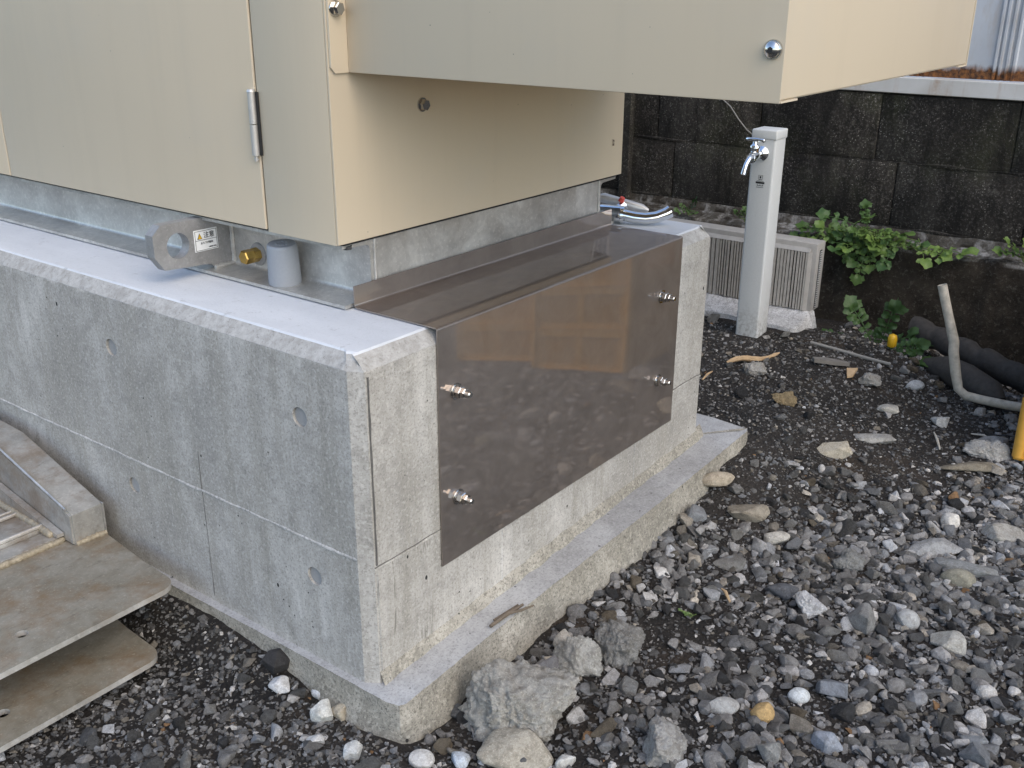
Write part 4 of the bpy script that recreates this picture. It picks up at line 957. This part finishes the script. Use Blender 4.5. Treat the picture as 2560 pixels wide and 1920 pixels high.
for i, (x, y, hw, hh, col, kind, lab) in enumerate(STONES):
    nm = {'lump': 'concrete_lump', 'slab': 'stone_slab'}.get(kind, 'stone')
    me = rock_mesh(nm, hw, hh, kind, 100+i); me.materials.append(MAT['rough' if kind == 'lump' else 'rock'])
    me.transform(VIEW_ROT.to_4x4()); o = bpy.data.objects.new(nm, me); COL.objects.link(o)
    zlift = {'slab': .25, 'lump': .52}.get(kind, .42)*hh
    if 'on top of the gravel' in lab: zlift = 1.1*hh
    if 'stuck to the footing' in lab: zlift = 1.2*hh
    o.location = (x, y, gz(x, y)+zlift); o.rotation_euler = (rng.normal(0, .08), rng.normal(0, .08), rng.normal(0, .2)); o.color = (*[min(.62, v*1.35) for v in col], 1)
    tag(o, lab, "stone"); placed.append((x, y, max(hw, hh)))
# smaller loose stones, one object each, sharing a few meshes
var = []
for k in range(16):
    V, F = hull_stone(13, np.random.default_rng(900+k), .09, 1.0, 3); A = V*[1, .80, .66]
    off = k*3.7
    A = np.array([Vector(v)*(1+.10*nz(v, 2.2, off)+.05*nz(v, 5.5, off)) for v in A])
    me = np_mesh("stone", A, F); me.set_sharp_from_angle(angle=R(14)); me.materials.append(MAT['pebble']); var.append(me)
def in_view(x, y):
    d = Vector((x, y, -.04))-Vector(CAM); z_ = d.dot(Fv); return z_ > .1 and abs(d.dot(R2)/z_) < .505 and abs(d.dot(U2)/z_) < .379
r = np.random.default_rng(77); cnt = 0; tries = 0; small = []
CL = [('mid grey', (.152, .148, .140)), ('pale grey', (.31, .30, .28)), ('dark grey', (.076, .075, .075)), ('tan', (.24, .20, .145)), ('off white', (.47, .46, .43))]
while cnt < 240 and tries < 9000:
    tries += 1; x, y = r.uniform(-.55, 2.0), r.uniform(-1.1, .6)
    if blocked(x, y, .012): continue
    if not in_view(x, y) or (x > 1.44 and y < -.46): continue
    s_ = min(.030, .013*math.exp(abs(r.normal(0, .42))))
    left = x < 0.0
    if left and r.random() > .12: continue
    if not left and r.random() > dens(x, y): continue
    if any((x-a)**2+(y-b)**2 < (c*.9+s_)**2 for a, b, c in placed): continue
    if x < -.03 and y > .30: continue
    k = r.choice(5, p=[.42, .27, .17, .07, .07]); nm, c = CL[k]; f_ = r.uniform(.95, 1.5); c = [v*f_ for v in c]
    o = bpy.data.objects.new("stone", var[r.integers(16)]); COL.objects.link(o); o.scale = (s_, s_*r.uniform(.8, 1.1), s_*r.uniform(.75, 1.1))
    o.rotation_euler = (r.normal(0, .3), r.normal(0, .3), r.uniform(0, 6.28)); o.location = (x, y, gz(x, y)+s_*.30); o.color = (*c, 1)
    small.append((o, nm, x, y)); placed.append((x, y, s_)); cnt += 1
def short(lab):
    w_ = lab.split(); k = next(i for i, q in enumerate(w_) if q in ('stone', 'slab', 'lump', 'chunk', 'cobble', 'pebble', 'clod', 'boulder', 'splinter')); return " ".join(w_[:k+1])
names = [short(q[6]) for q in STONES]; anchors = [(q[0], q[1], n_) for q, n_ in zip(STONES, names) if names.count(n_) == 1]+[(1.79, .25, "tap post"), (1.58, .15, "wooden stick"), (1.766, -.35, "bent pale pipe"), (1.938, -.103, "yellow plastic cap"), (1.69, -.02, "slate slab")]
ORD = ["nearest", "second nearest", "third nearest", "fourth nearest", "fifth nearest", "sixth nearest", "seventh nearest", "eighth nearest", "ninth nearest", "tenth nearest", "eleventh nearest", "twelfth nearest", "thirteenth nearest", "fourteenth nearest", "fifteenth nearest", "sixteenth nearest", "seventeenth nearest", "eighteenth nearest"]
byanchor = {}
for o, nm, x, y in small:
    ds = sorted(((x-a_)**2+(y-b_)**2, n_) for a_, b_, n_ in anchors); byanchor.setdefault((nm, ds[0][1]), []).append((ds[0][0], o))
for (nm, an), L_ in byanchor.items():
    for k, (_, o) in enumerate(sorted(L_, key=lambda q: q[0])):
        tag(o, f"{ORD[min(k, 17)]} small {nm} stone to the {an}", "stone", f"small loose {nm} stones in the gravel")

# ------------------------------------------------------------------ debris by the wall
def single(mb, name, mat, label, cat, smooth=45, group=None): return tag(mb.obj(name, mat, None, smooth), label, cat, group)
b = MB(); pts = []; rad = []
P0 = [(1.767, -.251, .247), (1.767, -.262, .215), (1.767, -.280, .165), (1.766, -.301, .109), (1.765, -.305, .080), (1.764, -.318, .03), (1.764, -.331, -.012), (1.766, -.350, -.026), (1.772, -.385, -.030), (1.780, -.45, -.032), (1.788, -.54, -.030), (1.80, -.70, -.032)]
for i, p in enumerate(P0): pts.append(p); rad.append(.0115 if i < 3 else .0125 if i < 6 else .0115)
b.tube(pts, rad, 14, caps=False); b.tube([(1.767, -.251, .247), (1.767, -.2515, .246), (1.767, -.262, .215)], [.0115, .0085, .0085], 14, caps=False)
b.tube([(1.766, -.297, .098), (1.762, -.312, .094)], [.005, .003], 6)
single(b, "bent_pipe", 'pvc', "dirty pale plastic pipe bent upright out of the ground near wall", "pipe", 60)
pp = [(2.15-.005*i+.003*math.sin(i), -.10-.011*i, .005-.0012*i+.003*math.sin(i*.9)) for i in range(42)]
single(MB().tube(pp, [.034+.005*nz((i*.31, 0, 0), 1, 3)+.003*nz((i*1.1, 0, 0), 1, 8) for i in range(42)], 16), "muddy_pipe", 'hose', "thick dark muddy pipe lying along the foot of the wall", "pipe", 60)
single(MB().tube([(1.95, -.20, -.03), (1.92, -.26, -.02), (1.88, -.32, -.022), (1.83, -.395, -.03), (1.81, -.42, -.045)], [.02, .036, .04, .036, .022], 14), "driftwood_log", 'hose', "short dark weathered log behind the bent pale pipe", "log", 60)
single(MB().tube([(1.813, .082, .012), (1.815, .0, .006), (1.817, -.06, .0), (1.822, -.14, -.006)], [.0045, .005, .0052, .0045], 8), "thin_rod", 'wire', "nearer of two thin grey rods lying before the wall weeds", "rod")
single(MB().tube([(1.916, .150, .012), (1.913, .07, .0), (1.905, -.01, -.014)], [.0045, .005, .0045], 8), "thin_rod", 'wire', "farther thin grey rod running from the ribbed panel's corner", "rod")
wp = [(1.513+.1475*f, .192-.083*f, .014+.006*math.sin(f*7)) for f in np.linspace(0, 1, 12)]
single(MB().tube(wp, [.003, .006, .0075, .007, .008, .0075, .008, .0065, .006, .0045, .0055, .002], 7), "wooden_stick", 'wood', "pale splintered wooden stick on the soil before the tap post", "stick", 30)
sl = MB().prism([(-.055, .03), (-.03, .045), (.02, .02), (.05, -.035), (.035, -.05), (-.01, -.02)], lambda a, c, w_: (1.69+a*.75, -.02+c*.9, gz(1.69, -.02)+.006+w_+.25*c*.2-.12*a), .010)
single(sl, "slate_slab", 'slab', "tilted angular slate slab near the thin rods", "slab", 20)
single(MB().prism([(-.02, .0), (.012, .014), (.022, -.012), (-.012, -.012)], lambda a, c, w_: (1.665+a, -.085+c, gz(1.66, -.08)+.008+w_+a*.3), .006), "tile_shard", MAT['wood'], "small orange tan tile shard right of the slate slab", "shard", 20)
c = MB(); c.tube([(1.938, -.103, .004), (1.938, -.103, .007), (1.938, -.103, .030), (1.938, -.103, .038), (1.938, -.103, .041)], [.009, .0125, .0125, .010, .004], 18)
single(c, "bottle_cap", 'cappl', "small yellow plastic cap at the foot of the lower weed", "cap", 50)
tw = MB().tube([(.200, -.053, .0165), (.235, -.055, .0185), (.275, -.060, .0195)], [.0028, .0035, .0022], 6).tube([(.235, -.052, .0185), (.262, -.068, .0195), (.285, -.074, .0185)], [.0025, .0025, .0015], 6).tube([(.215, -.048, .0175), (.27, -.054, .0195)], [.002, .0015], 5)
single(tw, "dry_twig", 'twig', "dry brown twig lying on the footing ledge", "twig")
single(MB().tube([(XW-.004, .66, .60), (XW-.010, .62, .575), (XW-.012, .585, .535), (XW-.010, .555, .505), (XW-.006, .50, .468)], .0022, 6), "wall_wire", 'wire', "thin grey wire hanging on the dark block wall", "wire")
for (x, y, a, l, lab) in ((1.50, -.36, .4, .10, "pale thin twig lying left of the pale pipe's bend"), (1.60, -.44, 1.4, .06, "short pale twig near the yellow crates"), (.62, -.25, .9, .04, "tiny dry straw on the gravel right of the footing"), (1.42, .20, .1, .07, "dark thin twig beside the wooden stick")):
    dx, dy = math.cos(a)*l/2, math.sin(a)*l/2
    single(MB().tube([(x-dx, y-dy, gz(x-dx, y-dy)+.006), (x, y, gz(x, y)+.011), (x+dx, y+dy, gz(x+dx, y+dy)+.005)], [.002, .0032, .0015], 6), "twig", 'pvc' if 'pale' in lab else 'wood', lab, "twig")

# ------------------------------------------------------------------ weeds
def compound_leaf(seed, pairs, term, k_=1.0):
    """a pinnate weed leaf of unit length along +Y: midrib, paired rounded leaflets, lobed end leaflet"""
    r_ = random.Random(seed); b = MB()
    def z_at(t_): return .10*math.sin(t_*2.6)-.16*t_**2.4
    b.tube([(0, t_, z_at(t_)-.004) for t_ in np.linspace(0, .9, 7)], [.012, .011, .010, .009, .008, .007, .005], 5)
    def leaflet(c, d, ln, wd):
        d = Vector(d).normalized(); sd_ = Vector((d.y, -d.x, 0)); n = 16; c = Vector(c); ctr = c+d*ln*.5+Vector((0, 0, .05*ln)); ph = r_.uniform(0, 6)
        cv = b.bm.verts.new(ctr); ring = []; mid = []
        for k in range(n):
            a = 2*math.pi*k/n; rr = 1+.16*math.sin(5*a+ph)+.08*r_.uniform(-1, 1)
            u, v = -math.cos(a)*.5*ln*rr, math.sin(a)*.5*wd*rr*(1.12 if math.cos(a) < 0 else .82)
            p = c+d*(ln*.5+u)+sd_*v; cup = .30*abs(v)-.12*(u/ln*2)**2*ln+.07*ln*math.sin(3*a+ph)
            ring.append(b.bm.verts.new(p+Vector((0, 0, cup)))); mid.append(b.bm.verts.new(ctr.lerp(p, .5)+Vector((0, 0, cup*.3))))
        for k in range(n):
            j = (k+1) % n; b.bm.faces.new((ring[k], ring[j], mid[j], mid[k])); b.bm.faces.new((mid[k], mid[j], cv))
    for k in range(pairs):
        t_ = .30+.42*k/max(1, pairs-1)+r_.uniform(-.02, .02); sz = (.09+.12*(k+1)/pairs)*k_
        for sg in (-1, 1):
            leaflet((0, t_, z_at(t_)), (sg, .45+r_.uniform(-.2, .2), 0), sz*r_.uniform(.85, 1.2), sz*.80)
    leaflet((0, .68, z_at(.68)), (r_.uniform(-.1, .1), 1, 0), term, term*.85)
    return finish(b.bm, "leaf", 75)
def weed(label, c, dirs, mat, seed, npref=(-.55, -.25, .8), kinds=((4, .28, .85), (3, .32, .9), (5, .22, .8), (4, .26, .85), (3, .36, .9))):
    """dirs: list of (direction, length, root offset)"""
    t = thing("weed_plant", label, "weed", c); r_ = random.Random(seed)
    meshes = [compound_leaf(seed+k, *q) for k, q in enumerate(kinds)]
    for me in meshes: me.materials.append(MAT[mat])
    st = MB(); cc = Vector(c)
    for d, ln, off in dirs:
        d = Vector(d).normalized(); n_ = Vector(npref)+Vector((r_.uniform(-.35, .35), r_.uniform(-.35, .35), r_.uniform(-.2, .2))); n_ = (n_-d*n_.dot(d)).normalized(); x_ = d.cross(n_)
        o = bpy.data.objects.new("leaf", meshes[r_.randrange(5)]); COL.objects.link(o); o.parent = t
        o.matrix_local = Matrix.Translation(Vector(off)) @ Matrix((x_, d, n_)).transposed().to_4x4() @ Matrix.Scale(ln, 4)
        st.tube([cc+Vector((0, 0, -.012)), cc+Vector(off)*.6+Vector((0, 0, .004)), cc+Vector(off)+d*.01], [.0028, .0022, .0016], 5)
    st.obj("stem", 'stem', t); return t
rw = random.Random(11); D1 = []
for k in range(44):
    a = rw.uniform(-1.45, 1.45); e = rw.uniform(-.75, .42); yo = rw.gauss(0, .065)
    D1.append(((-.55*math.cos(a)*math.cos(e)-.15, math.sin(a)*math.cos(e), math.sin(e)), rw.uniform(.07, .145), (-rw.uniform(.0, .035), yo, rw.uniform(-.02, .035))))
D1 += [((-.35, .05, -1), .13, (-.06, .0, -.01)), ((-.25, -1, -.1), .16, (-.02, -.10, 0)), ((-.25, -1, .12), .15, (-.02, -.16, -.01)), ((-.2, 1, .1), .17, (-.02, .08, 0)), ((-.2, 1, -.12), .15, (-.03, .12, -.01)), ((-.15, .2, 1), .11, (-.01, .02, .02))]
weed("bushy green lobed leaf weed growing on the ledge of the wall", (2.266, .085, .222), D1, 'leaf', 5)
D2 = [((-.1, .55, .85), .22, (0, 0, 0)), ((-.05, -.22, 1), .21, (0, 0, 0)), ((-.3, .95, .25), .19, (0, 0, 0)), ((-.5, .7, .1), .15, (0, 0, 0)), ((-.2, -.9, .42), .20, (0, 0, 0)), ((-.35, -.95, .12), .21, (0, 0, 0)), ((-.8, -.35, .08), .13, (0, 0, 0)), ((-.8, .35, .05), .12, (0, 0, 0)), ((-.4, -.7, .05), .15, (0, 0, 0)), ((.0, -.7, .6), .16, (0, 0, 0)), ((-.05, .9, .1), .16, (0, 0, 0)), ((-.1, .05, 1), .10, (0, 0, 0))]
weed("smaller dark green weed rosette growing at the foot of the wall", (1.99, -.05, -.045), [(d_, l_*.95, o_) for d_, l_, o_ in D2], 'leafd', 9, kinds=((5, .24, .72), (6, .20, .65), (5, .22, .8), (4, .26, .75), (6, .22, .7)))
def sprig(n, ln, seed):
    q = random.Random(seed); return [((-.4, q.uniform(-1, 1), q.uniform(.0, .9)), ln*q.uniform(.7, 1.2), (0, q.uniform(-.02, .02), 0)) for _ in range(n)]
weed("small weed sprig on the ledge behind the fallen tap", (2.26, .72, .225), sprig(6, .07, 21), 'leafd', 21)
weed("small weed sprig on the ledge left of the tap post", (2.25, .50, .225), sprig(4, .05, 33), 'leafd', 33)
weed("tuft of leaves on the ledge at the right edge of the photograph", (2.26, -.34, .23), sprig(7, .08, 41), 'leaf', 41)
weed("tiny green seedling in the gravel right of the footing", (.52, -.23, gz(.52, -.23)+.004), sprig(5, .018, 51), 'leaf', 51)
for o in scn.objects:
    if "_base" in o.keys(): del o["_base"]
